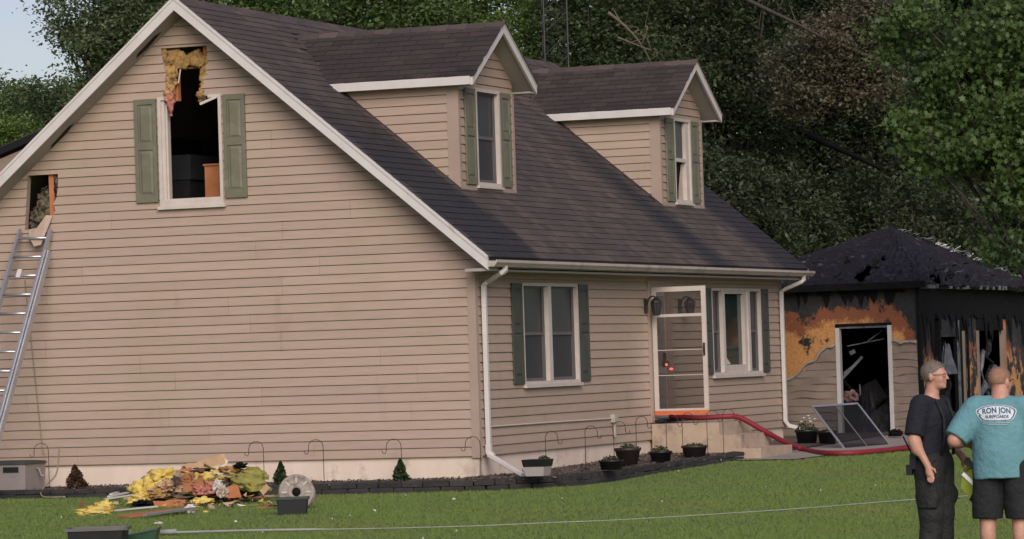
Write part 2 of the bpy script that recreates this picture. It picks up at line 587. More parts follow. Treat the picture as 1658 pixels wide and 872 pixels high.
# hidden sides
B().box(-8.36, -8.28, .09, LEN, -.02, 2.83).make('rear_wall', MT['siding'], house)
far = B(); far.prism([(-8.28, LEN - .08, 0), (-.09, LEN - .08, 0), (-.09, LEN - .08, 2.9), (-HX, LEN - .08, RL), (-8.28, LEN - .08, 2.9)], (0, .08, 0))
far.make('far_gable_wall', MT['siding'], house)
B().box(-8.27, -.10, .1, LEN - .1, 2.50, 2.62).make('upper_floor', MT['roomwall'], house)
B().box(-8.27, -.10, .1, LEN - .1, -.02, .06).make('ground_floor', MT['roomwall'], house)
B().prism([(-8.2, 4.2, 2.63), (-.3, 4.2, 2.63), (-HX, 4.2, 6.2)], (0, .08, 0)).make('attic_partition', MT['roomwall'], house)
B().prism([(-6.05, .1, 2.63), (-5.98, .1, 2.63), (-5.98, .1, 4.75), (-6.05, .1, 4.7)], (0, 4.0, 0)).make('knee_partition', MT['roomwall'], house)

# gable window frame (sash gone)
gwf = B()
F = gable
x0, x1, z0, z1 = -4.665, -3.685, 3.585, 5.115
F.box(gwf, x0, x0 + .05, -.07, .045, z0, z1); F.box(gwf, x1 - .045, x1, -.07, .045, z0, z1)
F.box(gwf, x0 + .05, x1 - .045, -.07, .0452, z0, z0 + .075); 
F.box(gwf, x0 + .05, x0 + .17, -.07, .0448, z1 - .045, z1); F.box(gwf, x1 - .20, x1 - .045, -.07, .0448, z1 - .045, z1)
win_g = gwf.make('window_frame', MT['white_clean'], house)
b = B(); F.box(b, x0 + .05, x0 + .10, -.10, .02, z0 + .075, z1 - .05); F.box(b, x0 + .10, x0 + .125, -.10, -.01, z0 + .075, z1 - .06)
b.make('window_jamb', MT['white_clean'], win_g)
b = B(); F.box(b, x0 - .03, x1 + .03, 0.0, .075, z0 - .045, z0 + .003); F.box(b, x0 + .10, x1 - .05, -.06, .03, z0 + .075, z0 + .10)
b.make('window_sill', MT['white_clean'], win_g)
B().beam((-3.99, -.06, 4.985), (-3.745, -.03, 5.075), .05, .035).make('broken_head_trim', MT['white_clean'], win_g)


def shutter(parent, fr, u0, u1, z0, z1, mat, name='shutter', tilt=0.0):
    b = B(); st = .055; n0, n1 = .024, .050
    zm = z0 + (z1 - z0) * .54
    fr.box(b, u0, u0 + st, n0, n1, z0, z1); fr.box(b, u1 - st, u1, n0, n1, z0, z1)
    fr.box(b, u0 + st, u1 - st, n0, n1 - .001, z0, z0 + .10); fr.box(b, u0 + st, u1 - st, n0, n1 - .001, z1 - .075, z1)
    fr.box(b, u0 + st, u1 - st, n0, n1 - .001, zm - .045, zm + .045)
    fr.box(b, u0 + st, u1 - st, n0 - .002, n0 + .008, z0 + .1, z1 - .075)
    o = b.make(name, mat, parent)
    for a, c in ((z0 + .10, zm - .045), (zm + .045, z1 - .075)):
        q = B(); g = .014; w2 = (u1 - u0) - 2 * st
        ins = min(.035, w2 * .2)
        A = [fr.p(u0 + st + g, n0 + .006, a + g), fr.p(u1 - st - g, n0 + .006, a + g), fr.p(u1 - st - g, n0 + .006, c - g), fr.p(u0 + st + g, n0 + .006, c - g)]
        C = [fr.p(u0 + st + g + ins, n1 - .006, a + g + ins), fr.p(u1 - st - g - ins, n1 - .006, a + g + ins), fr.p(u1 - st - g - ins, n1 - .006, c - g - ins), fr.p(u0 + st + g + ins, n1 - .006, c - g - ins)]
        q.loft([A, C]).make('shutter_panel', mat, o)
    return o


def shutter_house(fr, u0, u1, z0, z1, mat, lab=None):
    o = shutter(house, fr, u0, u1, z0, z1, mat)
    return o


shutter_house(gable, -5.03, -4.69, 3.65, 5.10, MT['green'])
shutter_house(gable, -3.655, -3.32, 3.66, 5.10, MT['green'])

# insulation and framing showing in the two cut holes
def blob(name, pts, mat, parent, r, seed=0, n=9, amp=.35, squash=(1, 1, 1)):
    """lumpy fibrous wad around a polyline: rings with noisy radii"""
    R_ = random.Random(seed)
    path = crv(pts, 6) if len(pts) > 1 else pts
    k = 12; rings = []
    ph = [R_.uniform(0, 6.28) for _ in range(6)]
    L_ = len(path)
    for i, p in enumerate(path):
        rr = (r if np.isscalar(r) else float(np.interp(i / max(1, L_ - 1), np.linspace(0, 1, len(r)), r)))
        end = .35 + .65 * math.sin(math.pi * min(1, max(0, (i + .5) / L_))) ** .5
        rg = []
        for j in range(k):
            a = 2 * math.pi * j / k
            q = rr * end * (1 + amp * (math.sin(3 * a + ph[0] + i * .8) * .4 + math.sin(5 * a + ph[1] - i * 1.3) * .3 + R_.uniform(-.45, .45)))
            rg.append((p[0] + q * math.cos(a) * squash[0], p[1] + q * math.sin(a) * squash[1] * .5 + R_.uniform(-.1, .1) * rr, p[2] + q * math.sin(a) * squash[2]))
        rings.append(rg)
    return B().loft(rings).make(name, mat, parent, True)


hole = B(); hole.box(-4.62, -4.40, .095, .18, 5.06, 5.80); hole.box(-4.0, -3.86, .095, .18, 5.10, 5.80)
hole.box(-4.42, -3.98, .095, .18, 5.50, 5.54)
hole.make('header_framing', MT['stud'], house)


def fluff(name, outline, y, mat, parent, seed, th=.07, step=.026):
    """torn insulation batt: ragged lumpy sheet filling an outline in the gable plane"""
    R_ = np.random.RandomState(seed)
    o = np.array(outline); lo, hi = o.min(0), o.max(0)
    nx, nz = int((hi[0] - lo[0]) / step) + 2, int((hi[1] - lo[1]) / step) + 2
    def inside(px, pz):
        c = False
        for i in range(len(o)):
            a, b_ = o[i], o[i - 1]
            if (a[1] > pz) != (b_[1] > pz) and px < (b_[0] - a[0]) * (pz - a[1]) / (b_[1] - a[1]) + a[0]: c = not c
        return c
    V = []; F_ = []; idx = {}
    def vid(i, k):
        if (i, k) not in idx:
            idx[(i, k)] = len(V)
            V.append((lo[0] + i * step + R_.uniform(-.4, .4) * step, y - th * R_.uniform(.1, 1.0), lo[1] + k * step + R_.uniform(-.4, .4) * step))
        return idx[(i, k)]
    for i in range(nx):
        for k in range(nz):
            if inside(lo[0] + (i + .5) * step, lo[1] + (k + .5) * step):
                F_.append((vid(i, k), vid(i + 1, k), vid(i + 1, k + 1), vid(i, k + 1)))
    me = make(name, V, F_, mat, parent, True)
    md = me.modifiers.new('s', 'SOLIDIFY'); md.thickness = .035; md.offset = 1
    return me


fluff('insulation_batt', [(-4.60, 5.79), (-4.36, 5.76), (-4.22, 5.70), (-4.05, 5.74), (-3.94, 5.66), (-3.90, 5.56), (-4.0, 5.50), (-4.15, 5.53), (-4.36, 5.50), (-4.40, 5.30), (-4.43, 5.14), (-4.47, 5.04), (-4.53, 5.04), (-4.545, 5.3)], .09, MT['insuldirty'], house, 3, .06)
fluff('insulation_batt', [(-4.55, 5.20), (-4.42, 5.22), (-4.40, 5.05), (-4.43, 4.94), (-4.455, 4.84), (-4.49, 4.92), (-4.54, 5.02)], .02, MT['insulpink'], house, 4, .06)
fluff('insulation_batt', [(-3.88, 5.72), (-3.93, 5.55), (-4.02, 5.42), (-4.0, 5.28), (-4.07, 5.14), (-4.03, 5.02), (-3.93, 5.05), (-3.95, 5.25), (-3.90, 5.38), (-3.875, 5.5)], .05, MT['insuldirty'], house, 5, .05)
B().beam((-4.33, .05, 5.52), (-4.36, .02, 5.30), .02, .015).make('torn_strip', MT['white_clean'], house)
# left hole: stud, sooty insulation, siding flap hanging out
B().beam((-6.41, .06, 4.115), (-6.40, .05, 3.40), .075, .05, (0, 1, 0)).make('exposed_stud', MT['stud'], house)
B().box(-6.83, -6.25, .095, .14, 3.30, 3.36).make('exposed_plate', MT['char'], house)
fluff('insulation_batt', [(-6.60, 3.92), (-6.50, 3.95), (-6.45, 3.85), (-6.44, 3.55), (-6.50, 3.36), (-6.70, 3.35), (-6.79, 3.40), (-6.76, 3.55), (-6.66, 3.72)], .12, MT['insulsoot'], house, 6, .09)
fluff('insulation_batt', [(-6.36, 4.10), (-6.28, 4.10), (-6.29, 3.75), (-6.36, 3.6)], .10, MT['insulsoot'], house, 7, .05)
flap = B(); flap.prism([(-6.36, -.03, 3.53), (-6.45, -.06, 3.54), (-6.68, -.14, 3.22), (-6.60, -.16, 3.10), (-6.50, -.15, 3.12)], (.0, -.012, .004))
flap.make('torn_siding_flap', MT['siding'], house)
flap = B(); flap.prism([(-6.74, -.05, 3.35), (-6.58, -.05, 3.37), (-6.60, -.10, 3.16), (-6.70, -.11, 3.18)], (.0, -.012, .004))
flap.make('torn_siding_flap', MT['siding'], house)

# ---- eave wall
eave = Fm((0, 0, 0), (0, 1, 0), (1, 0, 0))
ew = B().box(-.092, -.088, .1, LEN - .1, -.1, -.05).make('front_wall', MT['trim_tan'], house)
H2 = [(.945, 2.345, lambda z: 1.74, lambda z: 3.965), (.30, 2.37, lambda z: 7.20, lambda z: 8.20), (.945, 2.325, lambda z: 10.24, lambda z: 12.85)]
boards(ew, eave, 0, 2.50, lambda z: .075, lambda z: LEN - .09, H2, MT['siding'])


def light_unit(parent, fr, u0, u1, z0, z1, glass='pane', screen=True, dark_frame=True, lower='screen', sub=True):
    """double-hung light: meeting rail, sash members, pane, screen"""
    zm = (z0 + z1) / 2
    sm = MT['sash'] if dark_frame else MT['white_clean']
    b = B(); t_ = .035
    fr.box(b, u0, u0 + t_, -.05, -.02, z0, z1); fr.box(b, u1 - t_ * 1.4, u1, -.05, -.02, z0, z1)
    fr.box(b, u0 + t_, u1 - t_ * 1.4, -.05, -.021, zm - .022, zm + .022)
    fr.box(b, u0 + t_, u1 - t_ * 1.4, -.05, -.021, z0, z0 + .045); fr.box(b, u0 + t_, u1 - t_ * 1.4, -.05, -.021, z1 - .03, z1)
    fr.box(b, u1 - t_ * 2.6, u1 - t_ * 1.4, -.052, -.03, z0 + .045, zm - .022)
    b.make('sash', sm, parent)
    for a, c, mt in ((zm + .022, z1 - .03, glass), (z0 + .045, zm - .022, lower)):
        b = B(); fr.box(b, u0 + t_, u1 - t_ * 1.4, -.046, -.040, a, c)
        b.make('pane', MT[mt], parent)


def win_frame(fr, u0, u1, z0, z1, mull, w_=.045, n1=.04, parent=None):
    b = B()
    fr.box(b, u0, u0 + w_, -.08, n1, z0, z1); fr.box(b, u1 - w_, u1, -.08, n1, z0, z1)
    fr.box(b, u0 + w_, u1 - w_, -.08, n1 - .001, z1 - w_, z1); fr.box(b, u0 + w_, u1 - w_, -.08, n1 - .001, z0, z0 + w_)
    for c, mw in mull: fr.box(b, c - mw / 2, c + mw / 2, -.08, n1 + .004, z0 + w_, z1 - w_)
    o = b.make('window', MT['white_clean'], parent or house)
    b = B(); fr.box(b, u0 - .02, u1 + .02, .0, n1 + .035, z0 - .045, z0 - .001); b.make('window_sill', MT['white_clean'], o)
    return o


w1 = win_frame(eave, 1.72, 3.985, .93, 2.36, [(2.79, .13)])
light_unit(w1, eave, 1.765, 2.725, .975, 2.315); light_unit(w1, eave, 2.855, 3.94, .975, 2.315)
shutter_house(eave, 1.31, 1.70, .945, 2.35, MT['dkgreen']); shutter_house(eave, 4.01, 4.40, .945, 2.35, MT['dkgreen'])
w2 = win_frame(eave, 10.22, 12.87, .93, 2.34, [(10.83, .12), (12.19, .12)])
light_unit(w2, eave, 10.265, 10.77, .975, 2.295); light_unit(w2, eave, 12.25, 12.825, .975, 2.295)
b = B(); F = eave
F.box(b, 10.89, 10.95, -.05, .02, .975, 2.295); F.box(b, 12.0, 12.13, -.05, .02, .975, 2.295); F.box(b, 10.95, 12.0, -.05, .018, .975, 1.09); F.box(b, 10.95, 12.0, -.05, .018, 2.25, 2.295)
b.make('sash', MT['white_clean'], w2)
b = B(); F.box(b, 10.95, 12.0, -.046, -.040, 1.09, 2.25); b.make('pane', MT['panegreen'], w2)
b = B(); b.prism([F.p(11.05, -.038, 1.10), F.p(11.35, -.038, 1.10), F.p(11.12, -.038, 1.22)], (.004, 0, 0)); b.make('pane_reflection', MT['white_clean'], w2)  # white reflection on the glass, built as a pale triangle
shutter_house(eave, 12.89, 13.26, .95, 2.335, MT['dkgreen']); shutter_house(eave, 9.80, 10.19, .95, 2.335, MT['dkgreen'])

# front door with open storm door
fd_ = B(); F.box(fd_, 7.11, 7.25, -.08, .035, .26, 2.43); F.box(fd_, 8.15, 8.27, -.08, .035, .26, 2.43); F.box(fd_, 7.25, 8.15, -.08, .034, 2.33, 2.43); F.box(fd_, 7.25, 8.15, -.09, .05, .25, .31)
dfr = fd_.make('door_frame', MT['trim_tan'], house)
b = B(); F.box(b, 7.255, 8.145, -.095, -.05, .315, 2.325); d0 = b.make('front_door', MT['white'], house)
for za, zb in ((.45, 1.0), (1.12, 2.2)):
    for ua in (7.35, 7.76):
        b = B(); F.box(b, ua, ua + .30, -.05, -.038, za, zb); b.make('door_panel', MT['soffit'], d0)
b = B(); F.box(b, 7.90, 8.06, -.05, .02, 1.15, 1.19); F.box(b, 7.93, 7.99, -.05, .0, 1.10, 1.32); b.make('door_handle', MT['iron'], d0)
SY = 7.253
stf = Fm((0, SY, 0), (1, 0, 0), (0, -1, 0))
b = B(); st_ = .07
stf.box(b, .045, .045 + st_, -.018, .018, .43, 2.325); stf.box(b, .912 - st_, .912, -.018, .018, .43, 2.325)
zt = onp('y', SY, 1100, 470)[2]
stf.box(b, .045 + st_, .912 - st_, -.018, .0175, 2.25, 2.325)
zm = float(onp('y', SY, 1098, 510)[2]); stf.box(b, .045 + st_, .912 - st_, -.018, .0175, zm - .022, zm + .022)
stf.box(b, .045 + st_, .912 - st_, -.018, .0175, .43, .462)
sdoor = b.make('storm_door', MT['doortan'], house)
b = B(); stf.box(b, .042, .915, -.019, .019, .365, .428); b.make('kick_strip', MT['kick'], sdoor)['label'] = 'bottom strip of storm door with the red light on it painted into its colour'
b = B(); stf.box(b, .115, .842, -.004, .004, .462, zm - .022); stf.box(b, .115, .842, -.004, .004, zm + .022, 2.25); b.make('glass', MT['stormglass'], sdoor)
for v in (566, 607):
    zz = float(onp('y', SY, 1098, v)[2]); b = B(); stf.box(b, .116, .841, -.010, .010, zz - .005, zz + .005)
    b.make('push_bar', MT['doortan'], sdoor)
zz = float(onp('y', SY, 1142, 565)[2]); b = B(); stf.box(b, .86, .885, .018, .045, zz - .09, zz + .10); stf.box(b, .862, .883, .045, .06, zz - .04, zz + .05); b.make('handle', MT['iron'], sdoor)
b = B(); F.box(b, 7.24, 8.18, -.05, .16, .258, .30); b.make('door_sill', MT['dark'], house)


def lantern(y, z, lab):
    r = thing('wall_lantern', (.02, y, z - .12), lab, 'lantern', 'lanterns beside the front door')
    b = B(); b.box(.02, .05, y - .05, y + .05, z - .12, z + .10); b.make('back_plate', MT['iron'], r)
    c = (.20, y, z - .16)
    B().tube(crv([(.05, y, z), (.10, y, z + .12), (.18, y, z + .13), (.20, y, z + .07)], 5), .012, 6).make('arm', MT['iron'], r)
    b = B(); b.lathe(c, [(.055, .0), (.06, .02), (.02, .03)], 8); b.lathe(c, [(.095, .20), (.09, .215), (.035, .27), (.012, .29)], 8)
    for k in range(6):
        a = k * math.pi / 3
        b.tube([(c[0] + .053 * math.cos(a), c[1] + .053 * math.sin(a), c[2] + .02), (c[0] + .088 * math.cos(a), c[1] + .088 * math.sin(a), c[2] + .205)], .008, 5)
    b.make('cage', MT['iron'], r)
    B().lathe(c, [(.045, .025), (.075, .20)], 8).make('glass', MT['screen'], r)


lantern(7.0, 2.05, 'black iron wall lantern left of the storm door')
lantern(8.62, 2.05, 'black iron wall lantern seen through the storm door glass')
for k, (u, v) in enumerate(((1079, 590), (1087, 597))):  # emissive spots added to imitate emergency-vehicle reflections in the glass
    c = onp('y', SY + .10, u, v)
    r = thing('red_reflection', c, ('upper' if k == 0 else 'lower') + ' small red reflection in the storm door glass, added as a glowing spot', 'red reflection', 'red reflections added in the storm door')
    B().lathe(c, [(.004, -.016), (.016 + .008 * k, -.01), (.02 + .008 * k, 0), (.016 + .008 * k, .01), (.004, .016)], 10).make('lens', MT['redglow'], r)  # added glowing disc in place of a red reflection
    B().tube([c + np.array([0, .015, 0]), c + np.array([0, .06, -.01])], .01, 6).make('added_backing', MT['iron'], r)

# conduit and spigot on the eave wall
b = B(); b.tube([(.03, .30, .385), (.03, 2.8, .38), (.03, 5.30, .37)], .012, 6); b.make('conduit', MT['white_clean'], house)
b = B(); b.box(.02, .09, 5.27, 5.43, .31, .43); b.box(.03, .07, 5.33, 5.37, .1, .31); b.make('outlet_box', MT['gutter'], house)

# ---- main roof
roof = B().prism([(-HX, -.38, PK - .008), (.365, -.38, roofz(.365) - .008), (.365, -.38, roofz(.365) - .06), (-HX, -.38, PK - .06)], (0, LEN + .83, 0)).make('roof', MT['shingle'], house)
B().prism([(-HX, -.378, PK - .0605), (.36, -.378, roofz(.36) - .0605), (.36, -.378, roofz(.36) - .16), (-HX, -.378, PK - .17)], (0, LEN + .82, 0)).make('soffit_panel', MT['soffit'], roof)
r2 = B().prism([(-HX, -.38, PK - .008), (-HX, -.38, PK - .17), (-8.73, -.38, roofz(-8.73) - .16), (-8.73, -.38, roofz(-8.73) - .008)], (0, LEN + .83, 0)).make('rear_roof', MT['soffit'], house)
B().prism([(-HX, -.40, PK + .004), (-8.75, -.40, roofz(-8.75) + .004), (-8.75, -.40, roofz(-8.75) - .006), (-HX, -.40, PK - .006)], (0, LEN + .87, 0)).make('rear_shingles', MT['shingle'], r2)


def rake(y, dy, xe, side, tp=.014):
    s = 1 if side > 0 else -1
    def P(x, o): return (x, y, roofz(x) + o)
    xm = -HX
    b = B(); b.prism([P(xm, -.03), P(xe, -.03), P(xe, -.178), P(xm, -.178)] if s > 0 else [P(xe, -.03), P(xm, -.03), P(xm, -.178), P(xe, -.178)], (0, dy, 0))
    o = b.make('rake_fascia', MT['white'], house)
    def Q(x, o): return (x, y - .012 * np.sign(dy), roofz(x) + o)
    b = B(); b.prism([Q(xm, tp), Q(xe, tp), Q(xe, -.029), Q(xm, -.029)] if s > 0 else [Q(xe, tp), Q(xm, tp), Q(xm, -.029), Q(xe, -.029)], (0, dy + .012 * np.sign(dy), 0))
    b.make('drip_trim', MT['white'], o)


rake(-.42, .04, .372, 1); rake(-.42, .04, -8.74, -1); rake(LEN + .49, -.04, .372, 1, -.006)
# missing soffit piece: dark slot under the left rake
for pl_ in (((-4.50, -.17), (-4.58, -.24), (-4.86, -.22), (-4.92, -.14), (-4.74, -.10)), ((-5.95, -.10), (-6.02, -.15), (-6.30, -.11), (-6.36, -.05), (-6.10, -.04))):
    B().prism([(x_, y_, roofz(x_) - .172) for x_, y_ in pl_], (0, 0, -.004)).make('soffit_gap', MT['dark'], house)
B().box(-.06, .36, .0, LEN + .4, 2.488, 2.515).make('eave_soffit', MT['soffit'], house)
B().box(.02, .355, -.37, -.002, 2.49, 2.53).make('eave_return', MT['soffit'], house)
gt = B().prism([(.372, -.385, 2.545), (.45, -.385, 2.545), (.468, -.385, 2.57), (.495, -.385, 2.60), (.495, -.385, 2.632), (.482, -.385, 2.637), (.478, -.385, 2.62), (.385, -.385, 2.62), (.372, -.385, 2.63)], (0, LEN + .87, 0)).make('gutter', MT['gutter'], house)


def spout(name, pts, w_, d_, mat, parent):
    b = B()
    P = [np.array(p, float) for p in pts]; rings = []
    for i, p in enumerate(P):
        t = P[min(i + 1, len(P) - 1)] - P[max(i - 1, 0)]; t /= np.linalg.norm(t)
        s = np.array([0, 1., 0]) if abs(t[1]) < .85 else np.array([1., 0, 0])
        s = s - t * (s @ t); s /= np.linalg.norm(s); n = np.cross(t, s)
        rings.append([p + s * w_ * a + n * d_ * c for a, c in ((-.5, -.35), (-.35, -.5), (.35, -.5), (.5, -.35), (.5, .35), (.35, .5), (-.35, .5), (-.5, .35))])
    return b.loft(rings).make(name, mat, parent)


yo = float(onp('x', .43, 818, 440)[1])
spout('downspout', [(.43, yo, 2.56), (.43, yo, 2.50), (.40, yo - .04, 2.47), (.12, .24, 2.36), (.065, .19, 2.31), (.065, .19, .12)], .085, .065, MT['white'], house)
spout('downspout_boot', [(.065, .19, .14), (.065, .19, .04), (.12, .19, -.02)], .10, .08, MT['white'], house)
spout('downspout_extension', [(.08, .18, -.0), tuple(onp('z', -.27, 848, 769))], .10, .06, MT['white'], house)
yo = float(onp('x', .43, 1301, 447)[1])
spout('downspout', [(.43, yo, 2.56), (.43, yo, 2.48), (.40, yo - .03, 2.45), (.13, LEN - .10, 2.34), (.065, LEN - .14, 2.29), (.065, LEN - .14, .10), (.12, LEN - .12, .02), (.40, LEN - .05, -.06)], .085, .065, MT['white'], house)

# ---- shingles
def wedge(wd, ln, th):
    """unit shingle: x across, y upslope, z out"""
    return [(-wd / 2, 0, 0), (wd / 2, 0, 0), (wd / 2, ln, -.004), (-wd / 2, ln, -.004), (-wd / 2, 0, th), (wd / 2, 0, th), (wd / 2, ln, .003), (-wd / 2, ln, .003)], [(0, 3, 2, 1), (4, 5, 6, 7), (0, 1, 5, 4), (1, 2, 6, 5), (2, 3, 7, 6), (3, 0, 4, 7)]


TW, TE = .305, .143
WV, WF = wedge(TW - .010, TE + .03, .015)
SHM = rawmesh('shingle', WV, WF, MT['shingle'])
SHD = rawmesh('shingle', WV, WF, MT['shingle_dark'])
DORM = [(2.87, .47), (11.65, .43)]
DZ, DS, DW, DFX, DRX = 6.12, .658, 1.07, -.88, -.57


def indormer(x, y, z):
    for yc, _ in DORM:
        u = abs(y - yc)
        if u < DW + .02 and x < DFX and z < DZ - DS * u - .05: return True
        if u < 1.27 and x < DRX and z > 5.28 and z < DZ - DS * u + .0: return True
    return False


def shingles(parent, origin, e, s, n, length, slope, keep, nsolo, solo_key, off=.0, me=None, mt='shingle'):
    e, s, n = (Vector(v).normalized() for v in (e, s, n))
    R3 = Matrix((e, s, n)).transposed().to_4x4()
    items = []
    rows = int(slope / TE)
    for i in range(rows):
        o = (i % 2) * TW / 2 + rnd.uniform(-.01, .01)
        k = 0; a = o
        while a < length + TW / 2:
            p = Vector(origin) + e * min(max(a, TW * .5), length - TW * .5) + s * (i * TE) + n * (off + rnd.uniform(0, .003))
            if keep(p): items.append((p, rnd.uniform(-.010, .010)))
            a += TW
    items.sort(key=lambda q: solo_key(q[0]))
    VV = []; FF = []
    for j, (p, rz) in enumerate(items):
        M_ = Matrix.Translation(p) @ R3 @ Matrix.Rotation(rz, 4, 'Z')
        if j < nsolo:
            inst('shingle', me or SHM, M_, parent)
        else:
            b0 = len(VV)
            VV += [tuple(M_ @ Vector(v)) for v in WV]; FF += [tuple(b0 + q for q in f) for f in WF]
    if VV:
        o = make('shingle_field', VV, FF, MT[mt], parent)
        o['kind'] = 'stuff'


def camdist(p): return (p - Vector(CAM)).length
nrm = Vector((RP, 0, 1)).normalized()
org = (.385, -.40, roofz(.385) + .002)
shingles(roof, org, (0, 1, 0), (-1, 0, RP), tuple(nrm), LEN + .87, 5.93, lambda p: not indormer(p.x, p.y, p.z), 300, camdist)
y = -.38
b = B()
while y < LEN + .4:
    b = B(); zt = PK + .012
    b.add([(-HX - .13, y, roofz(-HX + .13) + .012), (-HX, y, zt + .012), (-HX + .13, y, roofz(-HX + .13) + .012), (-HX - .13, y + .32, roofz(-HX + .13) + .004), (-HX, y + .32, zt + .002), (-HX + .13, y + .32, roofz(-HX + .13) + .004),
           (-HX - .13, y, roofz(-HX + .13) - .0), (-HX, y, zt - .004), (-HX + .13, y, roofz(-HX + .13) - .0)],
          [(0, 1, 4, 3), (1, 2, 5, 4), (6, 7, 1, 0), (7, 8, 2, 1)])
    b.make('ridge_cap', MT['shingle'], roof)
    y += .29

# ---- dormers
for di, (yc, wh) in enumerate(DORM):
    fz = roofz(DFX)
    face = Fm((DFX, yc, 0), (0, 1, 0), (1, 0, 0))
    dm = B().box(DFX - .10, DFX - .095, yc - DW + .1, yc + DW - .1, fz - .1, 5.1).make('dormer', MT['dark'], house)
    dm['label'] = ('near' if di == 0 else 'far') + ' gabled roof dormer with sage shutters'
    def ul(z): return -min(DW - .02, max(0.03, (DZ - .10 - z) / DS))
    def ur(z): return min(DW - .02, max(0.03, (DZ - .10 - z) / DS))
    wz0, wz1 = 3.80, 5.175
    boards(dm, face, fz + .0, DZ - .16, ul, ur, [(wz0, wz1 - .01, lambda z, wh=wh: -wh + .01, lambda z, wh=wh: wh - .01)], MT['siding'], -.06)
    side = Fm((0, yc - DW, 0), (1, 0, 0), (0, -1, 0))
    boards(dm, side, fz - .06, 5.22, lambda z: max(-3.4, roofx(z) - .02), lambda z: DFX - .15, [], MT['siding'], -.06)
    B().prism([(DFX, yc + DW - .06, fz), (DFX, yc + DW - .06, 5.24), (roofx(5.24), yc + DW - .06, 5.24)], (0, .06, 0)).make('dormer_far_side', MT['siding'], dm)
    b = B(); b.box(DFX - .155, DFX + .022, yc - DW - .022, yc - DW + .05, fz - .02, 5.20); b.make('corner_trim', MT['trim_tan'], dm)
    b = B(); b.box(DFX - .06, DFX + .024, yc + DW - .05, yc + DW + .024, fz - .02, 5.20); b.make('corner_trim', MT['trim_tan'], dm)
    b = B(); b.box(DFX - .02, DFX + .028, yc - DW - .024, yc + DW + .026, fz - .06, fz + .05); b.make('base_trim', MT['trim_tan'], dm)
    fz_ = roofx(5.2)
    B().prism([(DFX + .03, yc - DW - .075, roofz(DFX + .03) + .004), (DFX + .03, yc - DW - .018, roofz(DFX + .03) + .004), (DFX + .03, yc - DW - .018, roofz(DFX + .03) + .034), (DFX + .03, yc - DW - .075, roofz(DFX + .03) + .022)], (fz_ - DFX - .03, 0, 5.2 - roofz(DFX + .03))).make('step_flashing', MT['shingle_dark'], dm)
    # roof slabs, fascia, rakes
    def dz(u, o=0): return DZ - DS * abs(u) + o
    for sg in (-1, 1):
        u1 = 1.26 * sg
        b = B(); poly = [(DRX - .02, yc, dz(0, -.006)), (DRX - .02, yc + u1, dz(u1, -.006)), (DRX - .02, yc + u1, dz(u1, -.035)), (DRX - .02, yc, dz(0, -.035))]
        if sg > 0: poly = poly[::-1]
        pol2 = [(DRX - .022, yc, dz(0, -.0355)), (DRX - .022, yc + u1, dz(u1, -.0355)), (DRX - .022, yc + u1, dz(u1, -.10)), (DRX - .022, yc, dz(0, -.115))]
        if sg > 0: pol2 = pol2[::-1]
        B().loft([[np.array(p) for p in pol2], [np.array((roofx(p[2]) - .2, p[1], p[2])) for p in pol2]]).make('dormer_soffit', MT['soffit'], dm)
        back = min(roofx(dz(0)), roofx(dz(u1)))
        rings = []
        ra = [np.array(p) for p in poly]
        rb = [np.array((roofx(p[2]) - .25, p[1], p[2])) for p in poly]
        B().loft([ra, rb]).make('dormer_roof_deck', MT['shingle'], dm)
        b = B(); po = [(DRX - .02, yc, dz(0, -.012)), (DRX - .02, yc + u1 * 1.01, dz(u1 * 1.01, -.012)), (DRX - .02, yc + u1 * 1.01, dz(u1 * 1.01, -.125)), (DRX - .02, yc, dz(0, -.15))]
        if sg > 0: po = po[::-1]
        b.prism(po, (.035, 0, 0)); b.make('rake_fascia', MT['white'], dm)
        po = [(DRX - .01, yc, dz(0, -.003)), (DRX - .01, yc + u1 * 1.015, dz(u1 * 1.015, -.003)), (DRX - .01, yc + u1 * 1.015, dz(u1 * 1.015, -.011)), (DRX - .01, yc, dz(0, -.011))]
        if sg > 0: po = po[::-1]
        B().prism(po, (.04, 0, 0)).make('drip_trim', MT['white'], dm)
        ye = yc + u1
        xb = roofx(dz(u1, -.05)) - .05
        b = B(); b.box(xb, DRX - .022, min(ye, ye + .03 * sg), max(ye, ye + .03 * sg), dz(u1, -.125), dz(u1, -.006)); b.make('eave_fascia', MT['white'], dm)
        b = B(); b.box(xb, DRX - .022, min(yc + DW * sg, ye), max(yc + DW * sg, ye), dz(u1, -.125), dz(u1, -.10)); b.make('dormer_soffit', MT['soffit'], dm)
        sv = Vector((0, -sg, DS)).normalized(); nv = Vector((0, sg * DS, 1)).normalized()
        org = (DRX + .045, yc + u1 * 1.02, dz(u1 * 1.02) + .002)
        ln = 3.4
        ev = (-1, 0, 0)
        if sg > 0:
            ev = (1, 0, 0); org = (DRX + .045 - ln, org[1], org[2])
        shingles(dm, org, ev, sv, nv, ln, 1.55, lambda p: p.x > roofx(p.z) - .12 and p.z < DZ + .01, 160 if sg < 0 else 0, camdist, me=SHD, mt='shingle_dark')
    x = DRX + .045
    while x > roofx(DZ):
        b = B(); zt = DZ + .012
        b.add([(x, yc - .13, dz(.13) + .014), (x, yc, zt + .012), (x, yc + .13, dz(.13) + .014), (x - .32, yc - .13, dz(.13) + .006), (x - .32, yc, zt + .002), (x - .32, yc + .13, dz(.13) + .006), (x, yc - .13, dz(.13)), (x, yc, zt - .004), (x, yc + .13, dz(.13))],
              [(0, 3, 4, 1), (1, 4, 5, 2), (6, 0, 1, 7), (7, 1, 2, 8)])
        b.make('ridge_cap', MT['shingle'], dm); x -= .29
    # window and shutters
    w_ = .05
    b = B(); n1 = .045
    face.box(b, -wh, -wh + w_, -.08, n1, wz0 - .02, wz1); face.box(b, wh - w_, wh, -.08, n1, wz0 - .02, wz1)
